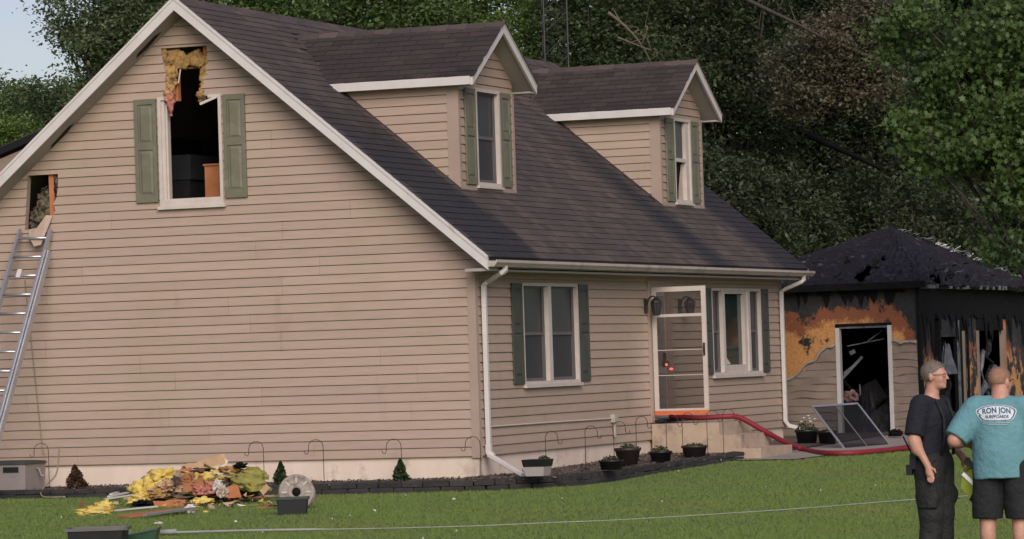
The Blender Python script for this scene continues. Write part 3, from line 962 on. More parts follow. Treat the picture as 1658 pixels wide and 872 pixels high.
    face.box(b, -wh + w_, wh - w_, -.08, n1 - .001, wz1 - w_, wz1); face.box(b, -wh + w_, wh - w_, -.08, n1 - .001, wz0 - .02, wz0 + .03)
    b.make('window_frame', MT['white_clean'], dm)
    b = B(); face.box(b, -wh - .02, wh + .02, .0, .075, wz0 - .055, wz0 - .021); b.make('window_sill', MT['white_clean'], dm)
    if di == 0:
        light_unit(dm, face, -wh + w_, wh - w_, wz0 + .03, wz1 - w_)
    else:
        zmid = (wz0 + wz1) / 2 + .0
        b = B()
        face.box(b, wh - w_ - .16, wh - w_, -.06, .02, wz0 + .03, wz1 - w_); face.box(b, -wh + w_, wh - w_ - .16, -.06, .018, zmid - .03, zmid + .03)
        b.make('sash', MT['white_clean'], dm)
        b = B(); face.box(b, -wh + w_, wh - w_ - .16, -.046, -.04, zmid + .03, wz1 - w_); b.make('pane', MT['pane'], dm)
        b = B(); face.box(b, -wh + w_, wh - w_ - .16, -.090, -.085, wz0 + .03, zmid - .03); b.make('open_gap', MT['dark'], dm)
        b = B(); b.add([face.p(-.05, -.05, wz0 + .03), face.p(.20, -.05, wz0 + .03), face.p(.20, -.05, zmid - .06), face.p(.14, -.05, zmid - .06), face.p(.05, -.05, wz0 + .4), face.p(.0, -.05, wz0 + .25)], [(0, 1, 2, 3, 4, 5)])
        b.make('curtain', MT['curtain'], dm)
    for a, c in ((-wh - .40, -wh - .02), (wh + .03, wh + .42)):
        shutter(dm, face, a, c, wz0 - .01, wz1 - .02, MT['green'])

# things seen inside the gable window
p = onp('y', .55, 331, 266); q = onp('y', .55, 356, 310)
cb = thing('cabinet', ((p[0] + q[0]) / 2, .7, 2.625), 'orange wooden cabinet standing inside the gable window', 'cabinet')
B().box(p[0], q[0] + .35, .55, .95, 2.64, p[2] - .02).make('carcass', MT['stud'], cb)
B().box(p[0] - .015, q[0] + .36, .53, .97, p[2] - .02, p[2] + .005).make('top', MT['stud'], cb)
p = onp('y', 1.2, 262, 252); q = onp('y', 1.2, 309, 284)
mt_ = thing('mattress', ((p[0] + q[0]) / 2, 1.3, 2.62), 'grey mattress in the dark room behind the gable window', 'mattress')
b = B(); b.box(p[0] - .5, q[0], 1.2, 2.6, q[2] - .05, p[2]); b.make('pad', MT['roomwall'], mt_)
B().box(p[0] - .5, q[0] - .03, 1.22, 2.6, 2.64, q[2] - .05).make('bed_base', MT['dark'], mt_)

# ---- steps and planting bed
st = thing('concrete_steps', (.7, 7.9, -.4), 'stained concrete stoop with two steps below the front door', 'steps')
b = B().box(.03, 1.11, 7.1, 8.72, -.6, .235); b.make('landing', MT['concrete'], st)
B().box(1.11, 1.45, 7.101, 8.72, -.6, .045).make('step', MT['concrete'], st)
B().box(1.45, 1.76, 7.102, 8.72, -.6, -.165).make('step', MT['concrete'], st)
EP = crv([(-9.2, -1.05), (-6.5, -1.08), (-4.7, -1.05), (-2.2, -.98), (-1.0, -.9), (-.2, -.78), (.5, -.5), (1.0, .1), (1.28, .9), (1.38, 2.7), (1.36, 4.4), (1.36, 5.6), (1.42, 6.6), (1.5, 7.0)], 8)
EP = [np.array(p) for p in EP]


def etop(p):
    return float(np.interp(p[1], [-1.2, 0, 2.7, 5.6, 7.0], [-.305, -.29, -.275, -.245, -.215]))


bedV = []; bedF = []
for p in EP:
    bedV += [(p[0], p[1], etop(p) - .03), (min(p[0], -.01) if p[1] < .3 else .0, max(p[1], .03) if p[1] > .03 else .03, etop(p) + .005)]
bedF = [(2 * i, 2 * i + 2, 2 * i + 3, 2 * i + 1) for i in range(len(EP) - 1)]
tag(make('planting_bed', bedV, bedF, MT['mulch'], None, False, (0, 0, 0)), 'dark mulch planting bed along the house', 'planting bed', kind='structure')
mv = []; mf = []
rm = np.random.RandomState(3)
for k in range(5200):
    i = rm.randint(0, len(EP) - 1); f = rm.uniform(0, 1); a_, b_ = np.array(bedV[2 * i]), np.array(bedV[2 * i + 1])
    if a_[0] < -7.6: continue
    c_ = a_ * f + b_ * (1 - f) + np.array([rm.uniform(-.1, .1), rm.uniform(-.1, .1), rm.uniform(.0, .02)])
    if c_[0] < .02 and c_[1] > -.02: continue
    d_ = rm.normal(size=3) * np.array([1, 1, .35]); d_ /= np.linalg.norm(d_); e_ = np.cross(d_, rm.normal(size=3)); e_ /= np.linalg.norm(e_)
    l_, w__ = rm.uniform(.015, .045), rm.uniform(.006, .016); b0 = len(mv)
    n_ = np.cross(d_, e_) * .006
    mv += [c_ + d_ * l_, c_ + e_ * w__, c_ - d_ * l_, c_ - e_ * w__, c_ + n_]
    mf += [(b0, b0 + 1, b0 + 4), (b0 + 1, b0 + 2, b0 + 4), (b0 + 2, b0 + 3, b0 + 4), (b0 + 3, b0, b0 + 4)]
MT['chips'] = pm('bark chips', (.16, .115, .095), (.06, .045, .04), 30, .95, jitter=.5)
tag(make('bark_chips', mv, mf, MT['chips'], None, False, (0, 0, -.3)), 'loose bark chips covering the planting bed', 'mulch', kind='stuff')
eg = thing('stone_edging', (0, -.8, -.5), 'low edging of stacked black landscape stones curving round the planting bed', 'edging')
L_ = np.concatenate([[0], np.cumsum([np.linalg.norm(EP[i + 1] - EP[i]) for i in range(len(EP) - 1)])])
def epath(s):
    return np.array([np.interp(s, L_, [p[0] for p in EP]), np.interp(s, L_, [p[1] for p in EP])])
s = 0.2; k = 0
while s < L_[-1] - .3:
    ln = rnd.uniform(.26, .42)
    for lay in (0, 1):
        a, c = epath(s + lay * .12), epath(min(s + lay * .12 + ln, L_[-1]))
        d = c - a
        if np.linalg.norm(d) < .05: continue
        d /= np.linalg.norm(d); n = np.array([-d[1], d[0]])
        g0 = float(gz(*a)) - .05; g1 = etop(a) + rnd.uniform(-.008, .012)
        gm = (g0 + .05 + g1) / 2 - .005
        if -4.9 < a[0] < -4.55 and a[1] < -.9 and lay: continue
        z0, z1 = (g0, gm) if lay == 0 else (gm + .004, g1)
        o = rnd.uniform(-.015, .015) - lay * .02; wd = .14 + rnd.uniform(0, .02); gp = .006
        base = [a + d * gp - n * (.06 + o), c - d * gp - n * (.06 + o), c - d * gp + n * wd, a + d * gp + n * wd]
        j = lambda: rnd.uniform(-.006, .006)
        B().loft([[(q[0], q[1], z0) for q in base], [(q[0] + j(), q[1] + j(), z1 - .02 + j()) for q in base], [(q[0] * 1 + (epath(s + ln / 2)[0] - q[0]) * .08, q[1] + (epath(s + ln / 2)[1] - q[1]) * .08, z1 + j()) for q in base]]).make('stone', MT['edge'], eg)
    s += ln
# concrete path from the steps to the garage
pa = B(); ys = np.linspace(6.6, 16.2, 13)
V_ = []; F_ = []
for yy in ys:
    xr = 2.45 + (yy - 6.6) * .13
    for xx in (1.5, xr): V_.append((xx, yy, float(gz(xx, yy)) + .02))
F_ = [(2 * i, 2 * i + 1, 2 * i + 3, 2 * i + 2) for i in range(len(ys) - 1)]
tag(make('concrete_path', V_, F_, MT['path'], None, False, (0, 0, 0)), 'pale concrete path from the steps to the garage', 'path', kind='structure')
pb = B(); yy = np.linspace(8.75, 16.3, 10); V_ = []
for q in yy:
    for xx in (-.02, 1.52): V_.append((xx, q, float(gz(xx, q)) + .035))
F_ = [(2 * i, 2 * i + 1, 2 * i + 3, 2 * i + 2) for i in range(len(yy) - 1)]
tag(make('side_bed', V_, F_, MT['mulch'], None, False, (0, 0, 0)), 'dark mulch strip between house and path', 'planting bed', kind='structure')

# ------------------------------------------------------------------ burnt garage
GX, GY, GE = 1.803, 16.36, 2.40           # near corner and eave height
GW, GD = 3.7, 9.0
gg = float(gz(GX, GY)) - .05
gar = thing('burnt_garage', (GX - GW / 2, GY + GD / 2, gg), 'burnt-out garage with charred black roof and scorched orange chipboard walls', 'garage')
gf = Fm((0, GY, 0), (1, 0, 0), (0, -1, 0))       # face towards the lawn
gs = Fm((GX, 0, 0), (0, 1, 0), (1, 0, 0))        # long face


def burn_mat(name, thr0, amp, corner=0.0, sp0=.62):
    """chipboard burnt black from the top down, with a ragged scorch edge"""
    mt, t, p, N, L = nodes(name)
    P = pos(t)
    ch = mixc(t, ramp(t, noise(t, P, 26, 4, .7), .35, .65), (.56, .25, .08), (.33, .13, .04))
    vo = N.new('ShaderNodeTexVoronoi'); vo.inputs['Scale'].default_value = 26; L.new(P, vo.inputs['Vector'])
    ch = mixc(t, math_(t, 'MULTIPLY', vo.outputs['Distance'], .6), ch, (.62, .32, .12))
    sp = N.new('ShaderNodeSeparateXYZ'); L.new(P, sp.inputs[0])
    z = math_(t, 'ADD', sp.outputs[2], math_(t, 'MULTIPLY', math_(t, 'SUBTRACT', noise(t, P, 1.1, 6, .62), .5), amp))
    z = math_(t, 'ADD', z, math_(t, 'MULTIPLY', ramp(t, sp.outputs[0], 1.25, 1.85), corner))
    z2 = math_(t, 'ADD', z, math_(t, 'MULTIPLY', math_(t, 'SUBTRACT', noise(t, P, 9, 4, .7, (1, 1, .4)), .5), .40))
    z3 = math_(t, 'ADD', z2, math_(t, 'MULTIPLY', math_(t, 'SUBTRACT', noise(t, P, 5, 6, .75), .5), .9))
    red = mixc(t, ramp(t, z3, thr0 - .40, thr0 - .22), ch, (.21, .066, .028))
    z2 = math_(t, 'ADD', z2, math_(t, 'MULTIPLY', math_(t, 'SUBTRACT', noise(t, P, 14, 5, .8), .5), .30))
    blk = mixc(t, ramp(t, noise(t, P, 12, 4, .7), .4, .7), (.010, .010, .012), (.026, .025, .029))
    spots = ramp(t, noise(t, P, 2.6, 5, .66), sp0, sp0 + .06)
    f = math_(t, 'MAXIMUM', ramp(t, z2, thr0 - .05, thr0 + .01), spots)
    L.new(mixc(t, f, red, blk), p.inputs['Base Color'])
    p.inputs['Roughness'].default_value = .75
    bn = N.new('ShaderNodeBump'); bn.inputs['Strength'].default_value = .5; bn.inputs['Distance'].default_value = .01
    L.new(noise(t, P, 40, 4, .6), bn.inputs['Height']); L.new(bn.outputs[0], p.inputs['Normal'])
    return mt


MT['burnosb'] = burn_mat('scorched chipboard', 2.0, 1.25, .60, .585)
MT['burnside'] = burn_mat('scorched chipboard side', 1.35, 1.3, 0.0, .47)
dl, dr, dt = .30, 1.32, 1.68
b = B()
gf.box(b, GX - GW, dl, -.05, 0, gg, GE); b.make('chipboard_panel', MT['burnosb'], gar)
b = B(); gf.box(b, dr, GX - .002, -.05, 0, gg, GE); b.make('chipboard_panel', MT['burnosb'], gar)
b = B(); gf.box(b, dl, dr, -.05, 0, dt, GE); b.make('chipboard_panel', MT['burnosb'], gar)
# door opening: jambs, burnt head
b = B(); gf.box(b, dl, dl + .075, -.10, .035, gg, dt - .02); b.make('door_jamb', MT['white'], gar)
b = B(); gf.box(b, dr - .075, dr, -.10, .035, gg, dt); b.make('door_jamb', MT['white'], gar)
b = B(); gf.box(b, dl, dr, -.10, .03, dt - .0, dt + .05); b.make('door_head', MT['char'], gar)
b = B(); gf.box(b, dl + .075, dr - .075, -.03, .02, dt - .035, dt - .003); b.make('door_stop', MT['ash'], gar)


def wavy_boards(parent, fr, u0, u1, top, mat, seed, z0):
    """heat-warped siding: each course sags, top edge follows top(u)"""
    R_ = random.Random(seed); i = 0
    while True:
        za = z0 + i * EXPO
        if za > 2.0: break
        us = [u for u in np.linspace(u0, u1, 13) if top(u) > za + .03]
        if len(us) > 1:
            a1, a2 = R_.uniform(-.02, .02) * (1 + i * .12), R_.uniform(0, 6)
            rings = []
            for u in us:
                hgt = min(EXPO + .004, top(u) - za)
                wv = (a1 * math.sin(u * 5 + a2) + .5 * a1 * math.sin(u * 11 + a2 * 2)) * min(1, i * .22)
                dp = .01 * math.sin(u * 7 + a2) * min(1, i * .2)
                rings.append([fr.p(u, .024 + dp, za + wv), fr.p(u, .014 + dp, za + hgt * .86 + wv * .7), fr.p(u, .004, za + hgt * .88 + wv * .7), fr.p(u, .003, za + hgt + wv * .7), fr.p(u, .001, za)])
            B().loft(rings).make('siding_board', mat, parent)
        i += 1


gw2 = B(); gf.box(gw2, GX - GW, GX - .004, .0, .003, gg, gg + .06); gw2 = gw2.make('lower_wall', MT['melt'], gar)
wavy_boards(gw2, gf, -.80, dl - .004, lambda u: float(np.interp(u, [-.8, -.55, -.2, -.05, .02, .3], [.72, .80, 1.06, 1.12, 1.30, 1.36])), MT['melt'], 3, gg + .06)
wavy_boards(gw2, gf, dr + .004, GX - .03, lambda u: float(np.interp(u, [1.3, 1.45, 1.8], [1.42, 1.38, 1.40])), MT['melt'], 4, gg + .06)
# curled, melted lip where the siding shrank off the chipboard; peeled strips
for a_, tp_ in ((np.linspace(-.80, dl - .01, 16), lambda u: float(np.interp(u, [-.8, -.55, -.2, -.05, .02, .3], [.72, .80, 1.06, 1.12, 1.30, 1.36]))), (np.linspace(dr + .01, GX - .04, 9), lambda u: float(np.interp(u, [1.3, 1.45, 1.8], [1.42, 1.38, 1.40])))):
    Rq = random.Random(len(a_))
    pts_ = [gf.p(u, .03 + Rq.uniform(0, .03), tp_(u) + Rq.uniform(-.03, .02)) for u in a_]
    B().tube(pts_, [Rq.uniform(.012, .034) for _ in pts_], 7).make('melted_lip', MT['soffit'], gar, True)
# corner, char-covered
b = B(); b.box(GX - .03, GX + .03, GY - .03, GY + .12, gg, GE); b.make('corner_post', MT['char'], gar)
# long side: studs, chipboard remains, openings full of debris
segs = [(0.12, .95, gg, GE, 'burnside'), (1.35, 2.55, 1.45, GE, 'burnside'), (2.55, 3.25, gg, GE, 'char'), (3.25, 4.05, gg, GE, 'burnside'), (4.05, 6.1, 1.55, GE, 'char'), (6.1, 9.0, gg, GE, 'burnside')]
for a, c, za, zb, mt in segs:
    b = B(); gs.box(b, GY + a, GY + c, -.05, 0, za, zb); b.make('chipboard_panel', MT[mt], gar)
b = B(); gs.box(b, GY + .12, GY + GD, -.045, .012, 1.78, GE - .01); b.make('burnt_cladding', MT['char'], gar)
for a, mt in ((1.30, 'char'), (2.62, 'ash'), (3.0, 'melt'), (3.28, 'char'), (4.05, 'melt'), (6.05, 'melt'), (6.15, 'stud')):
    b = B(); gs.box(b, GY + a, GY + a + .09, -.06, .03, gg, 1.75 if mt != 'melt' else 1.55); b.make('stud', MT[mt], gar)
# interior: dark back walls and fallen, charred debris
b = B(); b.box(GX - GW, GX - GW + .05, GY, GY + GD, gg, GE); b.box(GX - GW, GX, GY + GD - .05, GY + GD, gg, GE); b.make('rear_wall', MT['char'], gar)
b = B(); b.box(GX - GW, GX, GY, GY + GD, gg - .1, gg + .055); b.make('slab', MT['ash'], gar)
Rg = random.Random(5)
for k in range(16):
    x = Rg.uniform(GX - GW + .4, GX - .3); y = GY + Rg.uniform(.35, 3.5)
    a = np.array([x, y, gg + Rg.uniform(.1, .8)]); d = np.array([Rg.uniform(-1, 1), Rg.uniform(-.5, .5), Rg.uniform(-.2, 1.0)])
    B().beam(a, a + d * Rg.uniform(.6, 1.3), .09, .04).make('fallen_rafter', MT[Rg.choice(['char', 'char', 'ash'])], gar)
for k in range(14):
    y = GY + Rg.uniform(.9, 6); a = np.array([GX - Rg.uniform(.1, .6), y, gg + Rg.uniform(.1, 1.2)])
    B().beam(a, a + np.array([Rg.uniform(-.2, .1), Rg.uniform(-.7, .7), Rg.uniform(-.3, .9)]), .07, .035).make('fallen_rafter', MT[Rg.choice(['char', 'ash', 'charsheen'])], gar)


def heap(name, cx, cy, zb, rx, ry, h, mat, parent, seed, n=16, rough=.35):
    R_ = np.random.RandomState(seed); V = []; F_ = []
    for i in range(n + 1):
        for j in range(n + 1):
            u, v = i / n * 2 - 1, j / n * 2 - 1
            rr = math.sqrt(u * u + v * v)
            z = h * max(0, 1 - rr ** 1.6) * (1 + rough * R_.uniform(-1, 1)) + R_.uniform(-.3, .3) * rough * h * .5 * (rr < 1)
            V.append((cx + u * rx + R_.uniform(-.3, .3) * rx / n, cy + v * ry + R_.uniform(-.3, .3) * ry / n, zb + max(-.03, z)))
    for i in range(n):
        for j in range(n):
            F_.append((i * (n + 1) + j, (i + 1) * (n + 1) + j, (i + 1) * (n + 1) + j + 1, i * (n + 1) + j + 1))
    return make(name, V, F_, mat, parent)


heap('debris_heap', .8, GY + 1.6, gg + .05, 1.6, 1.3, .75, MT['charsheen'], gar, 2)
heap('debris_heap', GX - .55, GY + 4.0, gg + .05, .6, 3.0, 1.1, MT['charsheen'], gar, 3)
heap('debris_heap', .80, GY + .55, gg + .05, .45, .35, .55, MT['charsheen'], gar, 14, 14, .6)
for (ua, va), (ub, vb), th in (((1364, 612), (1396, 577), .05), ((1366, 604), (1392, 583), .03), ((1372, 560), (1432, 548), .02), ((1405, 552), (1428, 535), .02), ((1393, 640), (1392, 622), .02), ((1376, 572), (1384, 568), .07)):
    B().beam(onp('y', GY + .35, ua, va), onp('y', GY + .45, ub, vb), th, .02, FW).make('fallen_lath', MT['ash'], gar)
MT['sootpink'] = pm('sooty pink insulation', (.34, .20, .17), (.16, .10, .09), 9, .95, .8, 40, c3=(.03, .025, .025), s3=7, t3=(.5, .62))
heap('insulation_heap', GX + .02, GY + 1.8, gg + 1.05, .12, .45, .55, MT['ash'], gar, 5, 10)
for k, (y, z) in enumerate(((1.15, 1.25), (1.6, 1.45), (2.2, 1.15), (4.6, 1.2), (5.2, 1.35), (5.6, .9))):
    fl = []
    R_ = random.Random(k + 40)
    pts = [(GX - .03 - R_.uniform(0, .06), GY + y + R_.uniform(-.25, .25), z - i * .14 + R_.uniform(-.04, .04)) for i in range(8)]
    B().tube(pts, [R_.uniform(.015, .07) for _ in pts], 6).make('hanging_wrap', MT['ash' if k % 2 else 'charsheen'], gar)
# pyramid roof, charred, sagging, with a burnt-through hole
AP = None
for bb in np.linspace(2.5, 7, 60):
    q = np.array([GX - GW / 2, GY + bb, 3.6]) - CAM
    u = 829 + FPX * (q @ RT) / (q @ FW)
    if u > 1440: break
AB = bb
za_ = 2.5
for za_ in np.linspace(3, 4.5, 200):
    q = np.array([GX - GW / 2, GY + AB, za_]) - CAM
    if 436 - FPX * (q @ UP) / (q @ FW) < 366: break
AP = np.array([GX - GW / 2, GY + AB, za_])
cs = [np.array(c) for c in ((GX - GW - .2, GY - .2, GE), (GX + .2, GY - .2, GE), (GX + .2, GY + GD + .6, GE - .1), (GX - GW - .2, GY + GD + .6, GE - .1))]
Rr = np.random.RandomState(9)
rf0 = None
for k in range(4):
    A, Bc = cs[k], cs[(k + 1) % 4]
    n1, n2 = 56, 44; V = []; F_ = []
    nrm_ = np.cross(Bc - A, AP - A); nrm_ /= np.linalg.norm(nrm_)
    for i in range(n2 + 1):
        for j in range(n1 + 1):
            f = i / n2; base = A + (Bc - A) * (j / n1); p = base * (1 - f) + AP * f
            e_ = (1 - f) * (0 if j in (0, n1) else 1) * (0 if i == 0 else 1)
            p = p + nrm_ * ((Rr.uniform(-.028, .028) + .045 * math.sin(j * .9 + i * .35) * math.sin(i * .55 + k) + .03 * math.sin(j * 2.1 - i * .8)) * e_ - .10 * math.sin(math.pi * j / n1) * (1 - f) * f)
            if i == 0: p = p + np.array([0, 0, Rr.uniform(-.04, .03)])
            V.append(p)
    for i in range(n2):
        for j in range(n1):
            f, g = (i + .5) / n2, (j + .5) / n1
            if k == 0 and ((g - .735 + .05 * math.sin(f * 9)) ** 2 / .0016 + (f - .28) ** 2 / .045 < 1 + Rr.uniform(-.5, .5)): continue
            if k == 1 and ((g - .12) ** 2 / .004 + (f - .10) ** 2 / .008 < 1 + Rr.uniform(-.6, .6)): continue
            if k < 2 and Rr.rand() < .006: continue
            a = i * (n1 + 1) + j
            F_.append((a, a + 1, a + n1 + 2, a + n1 + 1))
    o = make('roof_slope', V, F_, MT['charsheen'], gar)
    md = o.modifiers.new('s', 'SOLIDIFY'); md.thickness = .05; md.offset = -1
# ridge ash crust, torn shingle tatters
for k in range(120):
    f = Rr.choice([Rr.uniform(.28, .52), Rr.uniform(.55, .85), Rr.uniform(.05, .3)], p=[.5, .35, .15]); p = AP * (1 - f) + cs[2] * f
    p = p + np.array([abs(Rr.normal(0, .07)), Rr.uniform(-.1, .1), 0]); p[2] = min(p[2], (AP * (1 - f) + cs[2] * f)[2]) + Rr.uniform(-.02, .015)
    s_ = Rr.uniform(.02, .09); t3 = Rr.normal(size=(3, 3)) * np.array([s_, s_ * 1.5, s_ * .35])
    B().prism([p + t3[0], p + t3[1], p + t3[2]], (0, .01, .012)).make('ash_flake', MT['white' if k % 4 == 0 else 'ash'], gar)
for k in range(26):
    f, g = Rr.uniform(.05, .5), Rr.uniform(.15, .85); p = (cs[0] + (cs[1] - cs[0]) * g) * (1 - f) + AP * f
    if k > 12: p = (cs[1] + (cs[2] - cs[1]) * g * .8) * (1 - f) + AP * f
    s_ = Rr.uniform(.05, .16)
    B().prism([p, p + np.array([s_, Rr.uniform(-.04, .04), .02]), p + np.array([s_ * .5, -.03, s_ * Rr.uniform(-.5, 1)])], (0, -.02, .02)).make('torn_shingle', MT['ash' if k % 5 == 0 else 'charsheen'], gar)
b = B(); b.beam(cs[0] + np.array([0, -.01, -.03]), cs[1] + np.array([0, -.01, -.03]), .04, .12); b.make('burnt_fascia', MT['char'], gar)
for k in range(40):
    y = GY + .1 + k * .24
    B().box(GX + .0, GX + .22, y, y + .045, GE - .10, GE - .03 + Rr.uniform(-.05, .01)).make('rafter_tail', MT['ash' if Rr.rand() < .35 else 'char'], gar)
for k in range(44):
    y = GY + Rr.uniform(.1, 8); zl = Rr.exponential(.28) + .05; wd_ = Rr.uniform(.04, .38)
    B().prism([(GX + .014, y, 1.86), (GX + .014, y + wd_, 1.86), (GX + .02, y + wd_ * Rr.uniform(.6, .9), 1.86 - zl * .5), (GX + .03, y + wd_ * Rr.uniform(.3, .7), 1.86 - zl), (GX + .02, y + wd_ * .2, 1.86 - zl * Rr.uniform(.2, .8))], (.012, 0, 0)).make('char_drip', MT['char'], gar)
for k in range(26):
    x = Rr.uniform(GX - 2.6, GX - .25); zl = Rr.uniform(.05, .30); wd_ = Rr.uniform(.05, .25)
    B().prism([(x, GY - .006, 2.3), (x + wd_, GY - .006, 2.3), (x + wd_ * .8, GY - .01, 2.3 - zl * .6), (x + wd_ * .5, GY - .02, 2.3 - zl), (x + wd_ * .1, GY - .01, 2.3 - zl * .4)], (0, -.010, 0)).make('char_drip', MT['char'], gar)

# ------------------------------------------------------------------ building behind, lattice mast
p0, p1 = at(-60, 262, 74), at(58, 212, 76)
nb = thing('shed', (-13.5, 17.0, -.15), 'dark-roofed low building behind the left side of the house', 'shed')
pk = np.array([p1[0] - .2, p1[1], p1[2]])
dirn = (p0 - p1) / np.linalg.norm(p0 - p1)
back = np.array([-.35, 1.0, 0]) * 5
l0, l1 = p1 + dirn * -1.2, p1 + dirn * 4
B().prism([l0, l1, l1 - np.array([0, 0, .14]), l0 - np.array([0, 0, .14])], back).make('roof', MT['shingle'], nb)
B().prism([l0 + np.array([0, .4, -.15]), l1 + np.array([.0, .4, -.15]), np.array([l1[0], l1[1] + .4, -.3]), np.array([l0[0], l0[1] + .4, -.3])], back * .85).make('wall', MT['siding'], nb)
B().beam(l0 - np.array([0, .02, .09]), l1 - np.array([0, .02, .09]), .03, .13).make('fascia', MT['dark'], nb)

tc = at(893, 60, 78)
tw = thing('lattice_mast', (tc[0], tc[1], -.15), 'thin lattice antenna mast rising behind the house roof', 'mast')
cr = [np.array([tc[0] + .33 * math.cos(a), tc[1] + .33 * math.sin(a), 0]) for a in (.4, 2.5, 4.6)]
for c in cr:
    B().tube([c + np.array([0, 0, -.2]), c + np.array([0, 0, 16])], .022, 6).make('leg', MT['iron'], tw)
z = .3; k = 0
while z < 15.5:
    for i in range(3):
        a, c = cr[i], cr[(i + 1) % 3]
        if k % 2 == 0: B().tube([a + np.array([0, 0, z]), c + np.array([0, 0, z])], .010, 5).make('brace', MT['iron'], tw)
        B().tube([a + np.array([0, 0, z]), c + np.array([0, 0, z + .45])], .010, 5).make('brace', MT['iron'], tw)
    z += .45; k += 1

# ------------------------------------------------------------------ trees
LM = {
    'mid': leaf_mat('mid green leaves', (.080, .128, .040), (.140, .190, .068)),
    'bright': leaf_mat('bright green leaves', (.090, .155, .032), (.160, .220, .060)),
    'grey': leaf_mat('grey green leaves', (.100, .132, .060), (.160, .195, .098)),
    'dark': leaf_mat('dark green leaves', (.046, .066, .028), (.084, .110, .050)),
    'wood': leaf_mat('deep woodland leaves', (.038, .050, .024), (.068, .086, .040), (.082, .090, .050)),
    'brown': leaf_mat('withered leaves', (.105, .096, .060), (.180, .155, .100), (.070, .084, .050)),
    'maple': leaf_mat('maple leaves', (.050, .095, .026), (.110, .165, .046), (.036, .066, .024)),
    'conifer': leaf_mat('conifer needles', (.034, .058, .024), (.070, .098, .042)),
    'deadconifer': leaf_mat('dead conifer needles', (.075, .040, .022), (.12, .065, .035)),
    'potplant': leaf_mat('pot plant leaves', (.055, .065, .030), (.10, .095, .050)),
    'grass': leaf_mat('grass blades', (.142, .212, .046), (.208, .280, .072), (.205, .245, .066), .3),
}
_t = LM['grass'].node_tree
_g = _t.nodes.new('ShaderNodeNewGeometry'); _v = _t.nodes.new('ShaderNodeVectorMath'); _v.operation = 'MULTIPLY_ADD'
_t.links.new(_g.outputs['Normal'], _v.inputs[0]); _v.inputs[1].default_value = (.35, .35, .35); _v.inputs[2].default_value = (.05, -.35, .8)
for _n in _t.nodes:
    if _n.type in ('BSDF_PRINCIPLED', 'BSDF_TRANSLUCENT'): _t.links.new(_v.outputs[0], _n.inputs['Normal'])
DIAM = np.array([(0, -.5, 0), (.28, 0, .06), (0, .55, -.05), (-.28, 0, .06)])
DIF = np.array([(0, 1, 2, 3)])
MAP = np.array([(0, -.5, 0), (.16, -.12, 0), (.46, -.10, -.05), (.27, .10, 0), (.36, .40, -.04), (.10, .26, .02), (0, .58, -.04), (-.10, .26, .02), (-.36, .40, -.04), (-.27, .10, 0), (-.46, -.10, -.05), (-.16, -.12, 0)])
MAF = [tuple(range(12))]


def leafmesh(C, size, rng, shape='d', upb=.5, flat=None):
    """leaves at centres C: arrays of verts and faces"""
    n = len(C)
    nr = rng.normal(size=(n, 3)); nr[:, 2] = np.abs(nr[:, 2]) + upb
    nr /= np.linalg.norm(nr, axis=1)[:, None]
    t = rng.normal(size=(n, 3)); t -= nr * (t * nr).sum(1)[:, None]; t /= np.linalg.norm(t, axis=1)[:, None]
    bt = np.cross(nr, t)
    sc = size * rng.uniform(.6, 1.35, size=n)
    base = DIAM if shape == 'd' else MAP
    V = C[:, None, :] + sc[:, None, None] * (base[None, :, 0, None] * t[:, None, :] + base[None, :, 1, None] * bt[:, None, :] + base[None, :, 2, None] * nr[:, None, :])
    k = len(base)
    F_ = np.arange(n * k, dtype=np.int32).reshape(n, k)
    return V.reshape(-1, 3), F_


